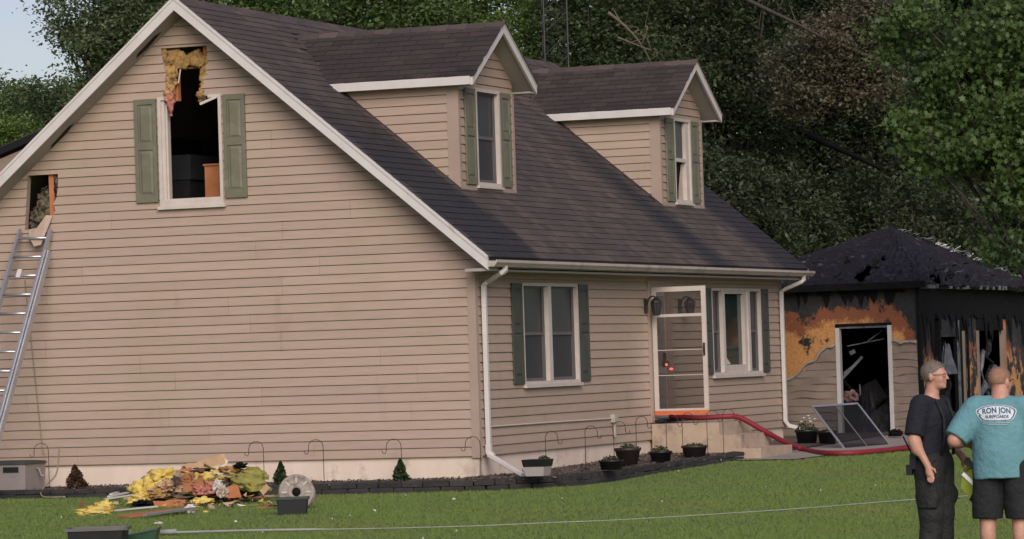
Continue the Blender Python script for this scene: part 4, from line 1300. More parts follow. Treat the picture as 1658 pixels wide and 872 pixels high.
def tree(name, label, u, d, crowns, mat, nleaf, size, seed, group='trees behind the house', trunk_r=.22, clump=.55, bark='bark', shape='d', fill=.5, lean=0, nlimb=7):
    """crowns: list of (pixel u, pixel v, depth offset, rx, ry, rz) ellipsoids in metres; trunk at pixel column u, depth d"""
    rng = np.random.RandomState(seed)
    if shape == 'd': nleaf = int(nleaf * 1.9); size = size * .74
    base = at(u, 583, d); base[2] = float(gz(base[0], base[1])) - .1
    t = thing(name, base, label, 'tree', group)
    tops = []; L3 = []
    tot = sum(c[3] * c[4] * c[5] for c in crowns)
    limbs = B()
    top = max((at(c[0], c[1], d + c[2])[2] for c in crowns))
    tr = crv([base, base + np.array([lean * .3 + rng.uniform(-.2, .2), rng.uniform(-.2, .2), (top - base[2]) * .35]), base + np.array([lean + rng.uniform(-.3, .3), rng.uniform(-.3, .3), (top - base[2]) * .9])], 8)
    limbs2 = B(); limbs2.tube(tr, list(np.linspace(trunk_r, trunk_r * .25, len(tr))), 9)
    limbs2.make('trunk', MT[bark], t, True)
    for c in crowns:
        cen = at(c[0], c[1], d + c[2]); R_ = np.array(c[3:6])
        nn = max(60, int(nleaf * c[3] * c[4] * c[5] / tot))
        ncl = max(6, int(nn / 80))
        dirs = rng.normal(size=(ncl, 3)); dirs /= np.linalg.norm(dirs, axis=1)[:, None]
        rad = rng.uniform(fill, 1.0, size=ncl) ** .6
        cl = cen + dirs * rad[:, None] * R_ * rng.uniform(.8, 1.12, size=(ncl, 1))
        for j in (range(0, ncl, max(1, ncl // nlimb)) if nlimb else []):
            q = tr[min(len(tr) - 1, int(len(tr) * rng.uniform(.45, .95)))]
            mid = (q + cl[j]) / 2 + np.array([0, 0, rng.uniform(-.3, .35)])
            limbs.tube(crv([q, mid, cl[j]], 4), list(np.linspace(min(.05, trunk_r * .25), .01, 9)), 5)
        idx = rng.randint(0, ncl, nn)
        csz = rng.uniform(.6, 1.4, size=ncl) * clump
        off = rng.normal(size=(nn, 3)) * np.array([1, 1, .62])
        L3.append(cl[idx] + off * csz[idx][:, None] * .5)
    if nlimb: limbs.make('limb', MT[bark], t, True)
    C = np.concatenate(L3)
    V, F_ = leafmesh(C, size, rng, shape, .5 if shape == 'd' else .0)
    o = make('crown', V, F_, LM[mat], t)
    return t


# left: tall loose tree against the sky, bright tree beside it, low far trees
tree('broadleaf_tree', 'tall loose grey-green tree against the sky at upper left', 200, 76, [(160, 20, 0, .95, 1.3, 1.2), (215, 70, .5, 1.0, 1.3, 1.5), (120, 45, 0, .5, .8, .5), (185, 150, .5, .9, 1.0, .75), (250, -20, 0, 1.3, 1.5, 1.3)], 'grey', 15000, .13, 21, clump=.42, nlimb=3)
tree('broadleaf_tree', 'bright yellow-green tree just behind the left gable slope', 245, 82, [(245, 90, 0, 1.1, 1.3, 1.6), (180, 150, 0, .9, 1.0, 1.1), (300, 20, 0, 1.0, 1.2, 1.0)], 'bright', 12000, .14, 22, clump=.45)
tree('broadleaf_tree', 'low rounded mid-green tree at the far left edge', 10, 112, [(0, 185, 0, 1.6, 2, 1.0), (70, 190, 1, 1.4, 2, 1.1)], 'mid', 9000, .17, 23, clump=.5)
tree('broadleaf_tree', 'dark green tree between far left tree and gable', 100, 100, [(85, 195, 0, 1.1, 1.5, 1.1), (150, 200, 0, 1.2, 1.5, 1.3), (110, 240, 0, 1.5, 1.5, 1.0)], 'dark', 9000, .16, 24, clump=.5)
tree('broadleaf_tree', 'small bright green bush tree at left edge above the low roof', 15, 92, [(15, 220, 0, .75, 1, .5), (-30, 230, 0, .8, 1, .6)], 'bright', 5000, .13, 25, clump=.35, trunk_r=.12)
for k, (u, d, mt, lab) in enumerate(((400, 84, 'mid', 'mid-green tree over the ridge right of the gable peak'), (520, 88, 'mid', 'mid-green tree over the ridge left of the near dormer'), (640, 86, 'mid', 'mid-green tree above the near dormer roof'), (760, 90, 'bright', 'lighter green tree above the peak of the near dormer'))):
    tree('broadleaf_tree', lab, u, d, [(u, -10, 0, 1.3, 1.6, 1.4), (u - 45, 40, 0, 1.0, 1.2, .8), (u + 50, 30, 0, 1.0, 1.2, .9), (u, -110, 0, 1.5, 1.6, 1.4)], mt, 13000, .145, 30 + k, clump=.45)
tree('broadleaf_tree', 'thin light-green tree beside the lattice mast', 850, 84, [(830, 60, 0, .55, .8, .55), (850, 110, 0, .8, .9, .5), (870, 50, .5, .35, .5, .8), (935, 60, 0, .5, .8, .8), (900, 120, 0, .9, 1, .35)], 'bright', 6500, .13, 36, clump=.32, trunk_r=.1)
# the dark wood on the right
W = [(985, 84, 'dark', 'dark tree with pale dead branches right of the mast'), (1085, 90, 'wood', 'dark woodland tree above the far dormer'), (1190, 86, 'wood', 'dark woodland tree right of the far dormer'),
     (1300, 92, 'dark', 'dark woodland tree behind the withered foliage'), (1420, 90, 'wood', 'dark woodland tree above the garage peak'), (1530, 94, 'dark', 'dark woodland tree behind the maple'), (1650, 92, 'wood', 'dark woodland tree at the right edge')]
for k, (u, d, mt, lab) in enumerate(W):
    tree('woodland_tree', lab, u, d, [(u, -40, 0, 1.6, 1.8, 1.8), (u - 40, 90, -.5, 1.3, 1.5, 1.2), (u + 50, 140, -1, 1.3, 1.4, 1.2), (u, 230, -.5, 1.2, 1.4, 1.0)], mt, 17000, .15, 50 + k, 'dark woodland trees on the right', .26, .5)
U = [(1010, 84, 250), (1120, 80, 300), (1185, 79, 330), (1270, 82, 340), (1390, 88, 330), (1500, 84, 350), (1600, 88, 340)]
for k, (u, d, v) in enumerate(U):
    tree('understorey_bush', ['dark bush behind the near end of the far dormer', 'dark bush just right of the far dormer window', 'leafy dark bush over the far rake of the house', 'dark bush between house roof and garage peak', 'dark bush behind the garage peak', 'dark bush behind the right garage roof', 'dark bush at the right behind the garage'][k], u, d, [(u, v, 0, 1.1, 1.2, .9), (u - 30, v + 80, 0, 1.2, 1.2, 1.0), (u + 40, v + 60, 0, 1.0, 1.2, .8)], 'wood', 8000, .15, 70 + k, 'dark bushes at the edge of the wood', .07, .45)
tree('withered_tree', 'withered tree with brown-grey leaves above the garage', 1665, 81, [(1350, 80, 0, .9, 1.0, .75), (1300, 150, 0, .6, .8, .55), (1430, 30, 0, .8, .9, .7), (1400, 130, 0, .9, .8, .6), (1270, 105, 0, .4, .6, .35)], 'brown', 13000, .13, 81, 'dark woodland trees on the right', .06, .38, nlimb=0)
tree('maple_tree', 'green maple with broad leaves hanging over the garage at right', 1720, 61, [(1640, 60, 0, .9, 1.0, .8), (1560, 130, .3, .8, .8, .45), (1500, 210, .4, .6, .7, .4), (1590, 230, 0, .8, .8, .5), (1655, 180, -.5, .6, .6, .5), (1540, 270, .3, .45, .6, .25), (1640, 330, -.5, .5, .5, .45), (1630, 400, -.5, .45, .4, .28), (1660, 270, -.5, .5, .5, .4), (1480, 60, .8, .7, .7, .5)], 'maple', 19000, .105, 82, None, .2, .34, shape='m')
# mass of the wood behind
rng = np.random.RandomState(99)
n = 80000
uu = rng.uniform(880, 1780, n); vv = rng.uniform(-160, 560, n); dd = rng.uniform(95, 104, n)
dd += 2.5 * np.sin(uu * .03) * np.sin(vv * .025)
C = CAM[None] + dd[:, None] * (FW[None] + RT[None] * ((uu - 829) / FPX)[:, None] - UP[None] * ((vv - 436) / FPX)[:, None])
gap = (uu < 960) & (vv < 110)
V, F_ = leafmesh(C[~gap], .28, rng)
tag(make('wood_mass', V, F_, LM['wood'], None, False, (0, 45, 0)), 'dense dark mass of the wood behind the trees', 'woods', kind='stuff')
n = 16000
uu = rng.uniform(-40, 900, n); vv = rng.uniform(60, 560, n); dd = rng.uniform(100, 106, n) + 12 * (uu < 150)
vv = np.where(uu < 350, np.maximum(vv, 215 + rng.uniform(0, 20, n)), vv)
C = CAM[None] + dd[:, None] * (FW[None] + RT[None] * ((uu - 829) / FPX)[:, None] - UP[None] * ((vv - 436) / FPX)[:, None])
V, F_ = leafmesh(C, .34, rng)
tag(make('hedge_mass', V, F_, LM['mid'], None, False, (-20, 40, 0)), 'far mass of green foliage behind the house', 'foliage', kind='stuff')
# dead branches that read against the dark wood
for k, (pts, r) in enumerate(((((1195, -8), (1240, 14), (1290, 38), (1335, 62)), .05), (((985, 20), (1015, 45), (1040, 75), (1058, 110)), .035), (((1000, 60), (1030, 72), (1055, 82)), .022), (((1285, 205), (1330, 228), (1380, 250), (1425, 272)), .09))):
    lab = ['pale dead bough slanting across the upper wood', 'curved dead branch above the far dormer ridge', 'short thin dead branch above the far dormer ridge', 'thick dark fallen bough behind the garage peak', 'thin bare upright twig beside the far rake'][k]
    d = [79, 80.5, 80.4, 85, 77][k]
    P_ = crv([at(u, v, d + .3 * i) for i, (u, v) in enumerate(pts)], 6)
    o = B(); o.tube(P_, list(np.linspace(r, r * .55, len(P_))), 7)
    R_ = random.Random(k)
    for q in P_[4::4]:
        o.tube(crv([q, q + np.array([R_.uniform(-.3, .3), R_.uniform(-.2, .2), R_.uniform(.1, .4)]), q + np.array([R_.uniform(-.4, .4), R_.uniform(-.2, .2), R_.uniform(.1, .45)])], 3), [r * .3] * 3 + [r * .2] * 3 + [r * .08], 5)
    tag(o.make('dead_branch', MT['char' if k == 3 else 'bark' if k == 0 else 'palebark'], None, True), lab, 'branch', 'dead branches in the wood')

# ------------------------------------------------------------------ grass
rng = np.random.RandomState(5)
n = 430000
s_ = 35 + 27 * rng.uniform(0, 1, n) ** 1.25
t_ = rng.uniform(-1, 1, n) * (s_ * .150) + .3
gx = CAM[0] + SD[0] * s_ + TD[0] * t_; gy = CAM[1] + SD[1] * s_ + TD[1] * t_
# keep off house, bed, path
exs = np.array([p[0] for p in EP]); eys = np.array([p[1] for p in EP])
lim = np.interp(gx, exs[:57], eys[:57])
inside = ((gx < 1.0) & (gy > lim - .10)) | ((gx >= 1.0) & (gx < 1.47) & (gy > .05) & (gy < 7.2)) | ((gy > 6.5) & (gx < 2.47 + (gy - 6.6) * .13) & (gx > 1.3)) | ((gx < 1.5) & (gy > 7))
ok = ~inside
gx, gy = gx[ok], gy[ok]; n = len(gx)
pz = gz(gx, gy)
cl = .5 + .5 * np.sin(gx * 1.7 + np.sin(gy * 1.1) * 2) * np.sin(gy * .8 + gx * .4)
h = rng.uniform(.016, .036, n) * (.75 + .5 * cl); wd = rng.uniform(.004, .009, n)
a = rng.uniform(0, 6.283, n); lx, ly = rng.normal(0, .022, n), rng.normal(0, .022, n)
V = np.empty((n, 3, 3))
V[:, 0] = np.stack([gx - np.cos(a) * wd, gy - np.sin(a) * wd, pz - .005], 1)
V[:, 1] = np.stack([gx + np.cos(a) * wd, gy + np.sin(a) * wd, pz - .005], 1)
V[:, 2] = np.stack([gx + lx, gy + ly, pz + h], 1)
F_ = np.arange(n * 3, dtype=np.int32).reshape(n, 3)
tag(make('grass', V.reshape(-1, 3), F_, LM['grass'], None, False, (0, 0, -.5)), 'short mown grass blades of the lawn', 'grass', kind='stuff')
cb = B()
for k in range(30):
    j = rng.randint(0, n)
    if gy[j] > 9: continue
    r = rng.uniform(.006, .012)
    cb.lathe((gx[j], gy[j], pz[j] + .05), [(r * .3, -.006), (r, 0), (r * .5, .012)], 6)
tag(cb.make('clover_flowers', MT['white'], None, True), 'tiny white clover flowers scattered in the lawn', 'flowers', kind='stuff')

# ------------------------------------------------------------------ small things round the house
from mathutils import noise as mnoise


def hook(base, h, lab, side=1, grp='iron plant hooks in the beds', w_=.10):
    base = np.array(base, float)
    dx = np.array([RT[0], RT[1], 0]) * side
    pts = [base, base + np.array([0, 0, h * .5]), base + np.array([0, 0, h - w_])]
    for a in np.linspace(0, math.pi, 8): pts.append(base + np.array([0, 0, h - w_]) + dx * w_ * (1 - math.cos(a)) + np.array([0, 0, w_ * math.sin(a)]))
    e = pts[-1]
    for a in np.linspace(.3, math.pi, 5): pts.append(e + np.array([0, 0, -.05]) + dx * .03 * (1 - math.cos(a)) + np.array([0, 0, -.045 * math.sin(a)]))
    r = thing('plant_hook', base, lab, 'plant hook', grp)
    B().tube(pts, .005, 5).make('rod', MT['iron'], r, True)
    B().tube([base + np.array([-.05, 0, .03]), base + np.array([.05, 0, .03])], .006, 5).make('foot_bar', MT['iron'], r)


for u, vt, vb, yy, sd_, lab in ((428, 714, 780, -.45, -1, 'plant hook just right of the debris pile'), (525, 711, 784, -.5, -1, 'plant hook between the two small green conifers'), (651, 710, 775, -.4, -1, 'plant hook behind the right small green conifer'), (779, 706, 772, -.2, -1, 'plant hook at the front corner of the house'), (80, 717, 790, -.35, -1, 'plant hook beside the hose box at far left')):
    p = onp('y', yy, u, vb); q = onp('y', yy, u, vt)
    hook((p[0], yy, -.32), q[2] + .32, lab, sd_)
for u, vt, vb, xx, sd_, lab in ((884, 698, 742, .75, 1, 'plant hook rising from the faded square planter'), (949, 689, 762, 1.1, 1, 'plant hook right of the faded square planter'), (995, 682, 752, .95, 1, 'plant hook by the outlet box, left of the brown pot'), (1031, 674, 735, .7, 1, 'plant hook left of the concrete landing'), (1080, 671, 737, 1.15, 1, 'plant hook in front of the left half of the landing'), (1106, 668, 735, 1.15, 1, 'plant hook in front of the middle of the landing'), (1146, 664, 734, 1.25, 1, 'plant hook in front of the landing corner'), (1172, 662, 733, 1.3, 1, 'rightmost plant hook, in front of the steps')):
    p = onp('x', xx, u, vb); q = onp('x', xx, u, vt)
    zb = -.27
    hook((xx, p[1], zb), q[2] - zb, lab, sd_, w_=.085)


def tuft(parent, c, r, h, n, seed, mat='potplant', size=.05, name='plant', shape='d'):
    rng = np.random.RandomState(seed)
    d = rng.normal(size=(n, 3)); d[:, 2] = np.abs(d[:, 2]); d /= np.linalg.norm(d, axis=1)[:, None]
    C = np.array(c) + d * rng.uniform(.2, 1, (n, 1)) ** .5 * np.array([r, r, h])
    V, F_ = leafmesh(C, size, rng, shape, .2)
    return make(name, V, F_, LM[mat], parent)


def pot(c, r0, r1, h, mat, lab, plant=None, seed=1, square=False):
    r = thing('planter_pot', c, lab, 'pot', 'pots around the house')
    n = 4 if square else 18
    b = B(); rot = math.pi / 4
    prof_ = [(r0, 0), (r1 * .97, h * .82), (r1 * 1.06, h * .84), (r1 * 1.06, h), (r1 * .92, h), (r1 * .88, h * .86)]
    k = 1.41 if square else 1
    rings = [[(c[0] + q * k * math.cos(2 * math.pi * i / n + rot), c[1] + q * k * math.sin(2 * math.pi * i / n + rot), c[2] + z) for i in range(n)] for q, z in prof_]
    b.loft(rings).make('pot_body', MT[mat], r, not square)
    b = B(); b.lathe((c[0], c[1], c[2] + h * .85), [(r1 * .86, 0), (r1 * .5, .015), (.01, .02)], 14); b.make('soil', MT['mulch'], r)
    if plant: tuft(r, (c[0], c[1], c[2] + h * .9), r1 * plant[0], plant[1], plant[2], seed, plant[3] if len(plant) > 3 else 'potplant')
    return r


p = onp('z', -.27, 871, 770)
r = thing('square_planter', p, 'faded square planter with dark rim beside the downspout extension', 'planter', 'pots around the house')
def sqr(h): return float(np.interp(h, [0, .24], [.125, .165]))
for nm, z0, z1, mt, gr_ in (('planter_body', 0, .125, 'soffit', 0), ('planter_rim', .126, .22, 'black', .006)):
    B().loft([[(p[0] + sx * (sqr(z) + gr_), p[1] + sy * (sqr(z) + gr_), p[2] + z) for sx, sy in ((-1, -1), (1, -1), (1, 1), (-1, 1))] for z in (z0, z1)]).make(nm, MT[mt], r)
tuft(r, (p[0] + .1, p[1], p[2] + .21), .08, .06, 60, 4)
for u, v, r0, r1, h, mt, lab, pl in ((990, 760, .14, .17, .13, 'black', 'low dark bowl planter left of the brown pot', (.8, .07, 90)), (1017, 752, .135, .185, .24, 'potbrown', 'tall dark brown pot below the outlet box', (.9, .08, 130)), (1070, 747, .13, .165, .15, 'black', 'dark grey pot left of the rightmost bed pot', (.9, .10, 120)), (1125, 741, .15, .19, .185, 'potbrown', 'dark pot in front of the landing, rightmost in the bed', (.8, .05, 60)), (1307, 719, .15, .19, .24, 'black', 'black pot with white flowers at the far house corner', (1.0, .16, 160)), (1340, 719, .13, .16, .22, 'black', 'black pot half hidden behind the leaning screen', (.8, .06, 60))):
    q = onp('z', -.26 if u < 1200 else -.25, u, v)
    pt = pot(q, r0, r1, h, mt, lab, pl, int(u))
    if u == 1307:
        for k in range(7):
            b = B(); b.lathe((q[0] + rnd.uniform(-.1, .2), q[1] + rnd.uniform(-.1, .1), q[2] + h + rnd.uniform(.1, .24)), [(.01, -.01), (.028, 0), (.012, .014)], 7)
            b.make('flower', MT['white'], pt)
q = onp('z', -.26, 1086, 727)
sh = thing('low_shrub', q, 'low grey-green shrub against the concrete landing', 'shrub')
tuft(sh, (q[0], q[1], q[2] + .02), .17, .22, 420, 77, 'potplant', .05, 'foliage'); B().tube([q, q + np.array([0, 0, .12])], .012, 5).make('stem', MT['bark'], sh)


def mini_conifer(u, v, yy, r, h, mat, lab, seed, lop=0):
    p = onp('y', yy, u, v); p = np.array([p[0], yy, -.31])
    t = thing('small_conifer', p, lab, 'conifer', 'small conifers in the bed')
    B().tube([p, p + np.array([0, 0, h * .8])], .012, 5).make('trunk', MT['bark'], t)
    rng = np.random.RandomState(seed); n = 2600
    f = rng.uniform(0, 1, n); a = rng.uniform(0, 6.283, n); rr = r * (1 - f) ** .8 * rng.uniform(.45, 1.05, n) * (1 + .25 * np.sin(a * 3 + f * 9))
    C = np.stack([p[0] + rr * np.cos(a) + lop * f, p[1] + rr * np.sin(a), p[2] + .02 + f * h], 1)
    V, F_ = leafmesh(C, .042, rng, 'd', .4)
    make('crown', V, F_, LM[mat], t)


mini_conifer(455, 782, -.55, .105, .28, 'conifer', 'small green conifer beside the beige reel', 1)
mini_conifer(649, 780, -.50, .11, .28, 'conifer', 'small green conifer in the middle of the gable bed', 2)
mini_conifer(125, 795, -.55, .15, .30, 'deadconifer', 'small brown dead conifer right of the hose box', 3, -.03)

# hose box at far left
c = onp('y', -.92, 41, 792); x1 = c[0]
hb = thing('hose_box', (x1 - .35, -.6, -.31), 'grey-pink plastic hose box with dark lid at far left', 'hose box')
b = B(); b.loft([[(x1 - .72, -.92, -.32), (x1, -.92, -.32), (x1, -.36, -.32), (x1 - .72, -.36, -.32)], [(x1 - .74, -.94, .05), (x1 + .02, -.94, .05), (x1 + .02, -.34, .05), (x1 - .74, -.34, .05)]]); b.make('body', MT['greyplastic'], hb)
b = B(); b.loft([[(x1 - .76, -.96, .052), (x1 + .04, -.96, .052), (x1 + .04, -.32, .052), (x1 - .76, -.32, .052)], [(x1 - .74, -.94, .085), (x1 + .02, -.94, .085), (x1 + .02, -.34, .085), (x1 - .74, -.34, .085)], [(x1 - .6, -.8, .10), (x1 - .12, -.8, .10), (x1 - .12, -.48, .10), (x1 - .6, -.48, .10)]]); b.make('lid', MT['lid'], hb)
b = B(); b.box(x1 - .33, x1 - .09, -.945, -.93, -.06, .015); b.make('front_slot', MT['dark'], hb)
b = B(); b.tube([(x1 + .0, -.62, -.02), (x1 + .06, -.62, -.02), (x1 + .07, -.58, -.12), (x1 + .13, -.58, -.13)], .016, 6); b.make('crank', MT['greyplastic'], hb, True)
tag(B().tube(crv([(x1 + .28, -.40, .28), (x1 + .27, -.5, -.1), (x1 + .30, -.95, -.28), (x1 + .45, -1.25, -.39), (x1 + .85, -1.35, -.40)], 8), .011, 6).make('garden_hose', MT['tan_rope'], None, True), 'tan garden hose hanging from the hook beside the hose box', 'hose')
tag(B().tube(crv([onp('y', -.045, 40, 450), onp('y', -.045, 47, 520), onp('y', -.045, 56, 600), onp('y', -.05, 68, 715), onp('y', -.1, 72, 735)], 6), .006, 5).make('halyard_rope', MT['tan_rope'], None, True), 'thin tan rope hanging down the gable from the ladder', 'rope')

# ladder against the gable
TR_ = onp('y', -.07, 84, 373); TL_ = onp('y', -.07, 34, 376)
BR_ = gnd(-36, 815); ax = (TR_ - BR_); LL = np.linalg.norm(ax); ax = ax / LL
wv = (TL_ - TR_); wv -= ax * (wv @ ax); wl = np.linalg.norm(wv); wv /= wl
nv = np.cross(wv, ax); nv *= np.sign(nv @ np.array([0, -1, 0.]))
ld = thing('extension_ladder', BR_ + wv * wl / 2, 'aluminium extension ladder leaning on the gable below the small cut hole', 'ladder')
for k in (0, 1):
    a = BR_ + wv * wl * k + ax * .9 + nv * .035
    B().beam(a, a + ax * (LL - .9), .032, .075, nv).make('fly_rail', MT['alu'], ld)
    a = BR_ + wv * (wl * k + (.045 if k else -.045)) - nv * .02
    B().beam(a, a + ax * (LL - .33), .03, .085, nv).make('bed_rail', MT['alu'], ld)
s_ = .2
while s_ < LL - .1:
    fly = s_ > 1.0
    a = BR_ + ax * s_ + nv * (.035 if fly else -.02)
    B().tube([a, a + wv * wl], .019, 8).make('rung', MT['alu'], ld, True)
    s_ += .305
a = BR_ + ax * (LL - .66) + wv * wl * .55 + nv * .06
B().prism([a, a + wv * .07, a + wv * .07 - ax * .13, a - ax * .13], nv * .004).make('label_tag', MT['white'], ld)
for k in (0, 1):
    a = BR_ + wv * (wl * k + (.045 if k else -.045)) - nv * .02
    B().beam(a - ax * .02, a + ax * .10, .05, .11, nv).make('rubber_foot', MT['black'], ld)


# ---- debris pulled out of the house
def wad(name, c, r, mat, lab, seed, cat='insulation', grp='debris pulled from the house', amp=.4, crease=2.2, parent=None, sub=4, tilt=0.):
    import bmesh
    bm = bmesh.new(); bmesh.ops.create_icosphere(bm, subdivisions=sub, radius=1.0)
    o3 = Vector((seed * 3.1, seed * 1.7, seed * .9))
    V = []
    for v in bm.verts:
        p = v.co.copy()
        n1 = mnoise.noise(p * crease + o3); n2 = mnoise.noise(p * crease * 2.7 + o3 * 2); n3 = mnoise.noise(p * 9 + o3)
        k = 1 + amp * (1.3 * n1 + .7 * n2 - .8 * abs(n2) + .3 * n3 + .28 * mnoise.noise(p * 19 + o3))
        q = p * k
        q = Vector((q.x * r[0], q.y * r[1], q.z * r[2]))
        q.rotate(Matrix.Rotation(tilt, 3, 'Y'))
        V.append((c[0] + q.x, c[1] + q.y, max(c[2] + q.z, c[2] - r[2] * .75)))
    F_ = [tuple(v.index for v in f.verts) for f in bm.faces]
    bm.free()
    o = make(name, V, F_, MT[mat], parent, mat.startswith('insul') or mat == 'lime')
    if parent is None: tag(o, lab, cat, grp)
    return o


def plank(name, a, b_, w_, th, mat, lab, cat='board', up=(0, 0, 1), grp='debris pulled from the house', jag=True):
    a = np.array(a, float); b_ = np.array(b_, float); t = (b_ - a); L0 = np.linalg.norm(t); t /= L0
    s = np.cross(t, np.array(up, float)); s /= np.linalg.norm(s); u_ = np.cross(s, t)
    n = 6; rings = []
    Rk = random.Random(int(abs(a[0]) * 977 + abs(b_[2]) * 331))
    for i in range(n + 1):
        f = i / n; p = a + t * L0 * f + u_ * .02 * math.sin(f * 3.1) * w_
        e0, e1 = (Rk.uniform(-.1, .1) * w_ for _ in range(2)) if jag else (0, 0)
        tw_ = (Rk.uniform(-.15, .15) * w_ if i in (0, n) and jag else 0)
        rings.append([p - s * (w_ / 2 + e0) - u_ * th / 2 + t * tw_, p + s * (w_ / 2 + e1) - u_ * th / 2 - t * tw_, p + s * (w_ / 2 + e1) + u_ * th / 2 - t * tw_, p - s * (w_ / 2 + e0) + u_ * th / 2 + t * tw_])
    return tag(B().loft(rings).make(name, MT[mat], None), lab, cat, grp, 'thing')


PD = 49.6                                   # depth of the debris pile


def at_p(u, v, dd=0.0): return at(u, v, PD + dd)


pile = [
    # kind, pixel u, v, depth offset, radii, material, label
    ('insulation_wad', 262, 773, .1, (.26, .22, .13), 'insul', 'large bright yellow insulation wad crowning the left of the pile'),
    ('insulation_wad', 236, 792, -.1, (.20, .2, .16), 'insul', 'yellow insulation slumped down the left end of the pile'),
    ('insulation_wad', 226, 808, -.3, (.17, .2, .08), 'insul', 'flattened yellow insulation at the left foot of the pile'),
    ('insulation_wad', 270, 792, -.3, (.19, .2, .11), 'timber', 'beige padded fabric lump below the large yellow wad'),
    ('insulation_wad', 256, 800, -.4, (.13, .15, .08), 'insuldirty', 'dirty yellow insulation lump low at the left of the pile'),
    ('insulation_wad', 322, 776, .0, (.12, .15, .09), 'insul', 'small yellow wad in the middle of the pile'),
    ('insulation_wad', 347, 773, .0, (.13, .15, .11), 'insul', 'yellow wad right of the middle of the pile'),
    ('insulation_wad', 373, 762, .2, (.16, .2, .07), 'insuldirty', 'mustard insulation strip near the top right of the pile'),
    ('insulation_wad', 403, 783, -.05, (.30, .3, .14), 'lime', 'big lime-green ribbed batt at the right of the pile'),
    ('insulation_wad', 413, 768, .25, (.19, .2, .10), 'lime', 'olive batt behind the big lime-green batt'),
    ('insulation_wad', 330, 795, -.3, (.16, .2, .08), 'insulpink', 'pink insulation lump low in the middle of the pile'),
    ('insulation_wad', 342, 786, -.2, (.08, .1, .07), 'insulpink', 'small bright pink scrap in the middle of the pile'),
    ('insulation_wad', 327, 812, -.5, (.16, .14, .07), 'insul', 'yellow wad at the front foot of the pile'),
    ('insulation_wad', 361, 797, -.4, (.08, .1, .10), 'curtain', 'pale cream scrap in front of the lime batt'),
    ('insulation_wad', 352, 787, -.3, (.06, .08, .09), 'white', 'white crumpled scrap right of the pink scrap'),
    ('charred_lump', 389, 754, .1, (.085, .1, .05), 'char', 'dark round charred lump on top of the pile at right'),
    ('charred_lump', 232, 815, -.5, (.14, .14, .05), 'char', 'black charred lump at the left front of the pile'),
    ('charred_lump', 279, 794, -.35, (.08, .1, .07), 'insulsoot', 'grey sooty lump left of the middle of the pile'),
    ('charred_lump', 335, 765, .2, (.22, .2, .06), 'char', 'black charred sheet under the leaning pale board'),
    ('charred_lump', 300, 805, -.1, (.5, .35, .09), 'insulsoot', 'sooty layer at the bottom of the pile'),
    ('charred_lump', 335, 790, .3, (.65, .4, .22), 'insulsoot', 'sooty core of the debris pile'),
]
for i, (nm, u, v, dd, r, mt, lab) in enumerate(pile):
    wad(nm, at_p(u, v, dd), tuple(k * .92 for k in r), mt, lab, i + 3, 'insulation' if nm[0] == 'i' else 'debris', amp=.5 if mt != 'lime' else .22, tilt=.3 if mt == 'lime' else 0.)
plank('board', at_p(296, 762, .2), at_p(366, 742, .3), .13, .03, 'timber', 'long pale board slanting up out of the pile', up=FW)
plank('board', at_p(355, 745, .3), at_p(367, 752, .3), .12, .04, 'found', 'pale broken end block at the tip of the long board', up=FW)
plank('board', at_p(284, 776, -.1), at_p(316, 770, -.1), .22, .02, 'rust', 'rusty orange panel in the middle of the pile', up=FW)
plank('board', at_p(296, 790, -.25), at_p(330, 783, -.25), .17, .02, 'rust', 'tilted orange panel piece below the rusty panel', up=FW)
plank('board', at_p(366, 798, -.4), at_p(388, 794, -.4), .16, .02, 'stud', 'red-brown board piece in front of the lime batt', up=FW)
plank('board', at_p(424, 798, -.3), at_p(434, 786, -.3), .07, .025, 'timber', 'short upright pale stick at the right end of the pile', up=FW)
plank('board', at_p(250, 818, -.5), at_p(300, 814, -.5), .10, .02, 'stud', 'dark red board at the front foot of the pile', up=FW)
plank('board', at_p(282, 764, .4), at_p(322, 751, .4), .02, .015, 'char', 'thin black stick leaning on the pile', up=FW)
g0 = gnd(375, 813); g1 = gnd(438, 806)
plank('board', g0 + np.array([0, 0, .03]), g1 + np.array([0, 0, .03]), .14, .02, 'timber', 'flat pale board lying right of the pile')
plank('trim_strip', gnd(295, 815) + np.array([0, 0, .04]), gnd(372, 814) + np.array([0, 0, .06]), .06, .02, 'white', 'white trim strip along the front of the pile', 'trim')
for k in range(4):
    a = gnd(172 + k * 4, 811 - k * 2) + np.array([0, 0, .03 + .015 * k]); c = gnd(214, 807 - k * 3) + np.array([0, 0, .05 + .02 * k])
    plank('trim_strip', a, c, .05, .02, 'white', ['front', 'second', 'third', 'rear'][k] + ' of the white trim strips left of the pile', 'trim', jag=False)
wad('insulation_wad', gnd(152, 834) + np.array([0, 0, .045]), (.22, .16, .075), 'insul', 'yellow insulation lying apart on the grass at left', 31)
wad('insulation_wad', gnd(168, 830) + np.array([0, 0, .07]), (.13, .12, .085), 'insul', 'taller yellow lump at the right of the stray insulation', 32)
wad('insulation_wad', gnd(427, 825) + np.array([0, 0, .015]), (.10, .08, .025), 'insuldirty', 'small flat yellow scrap left of the black tub', 33)
wad('insulation_wad', gnd(333, 830) + np.array([0, 0, .012]), (.035, .03, .018), 'insul', 'tiny yellow crumb in front of the pile', 34)
plank('panel', gnd(200, 840) + np.array([0, 0, .03]), gnd(305, 830) + np.array([0, 0, .05]), .30, .025, 'rust', 'orange panel lying flat on the grass in front of the pile', 'panel')
plank('trim_strip', gnd(234, 842) + np.array([0, 0, .06]), gnd(312, 832) + np.array([0, 0, .07]), .06, .03, 'alu', 'pale metal strip on the orange panel', 'trim')
plank('trim_strip', gnd(186, 830) + np.array([0, 0, .03]), gnd(254, 824) + np.array([0, 0, .035]), .035, .02, 'white', 'thin pale stick behind the orange panel', 'trim')
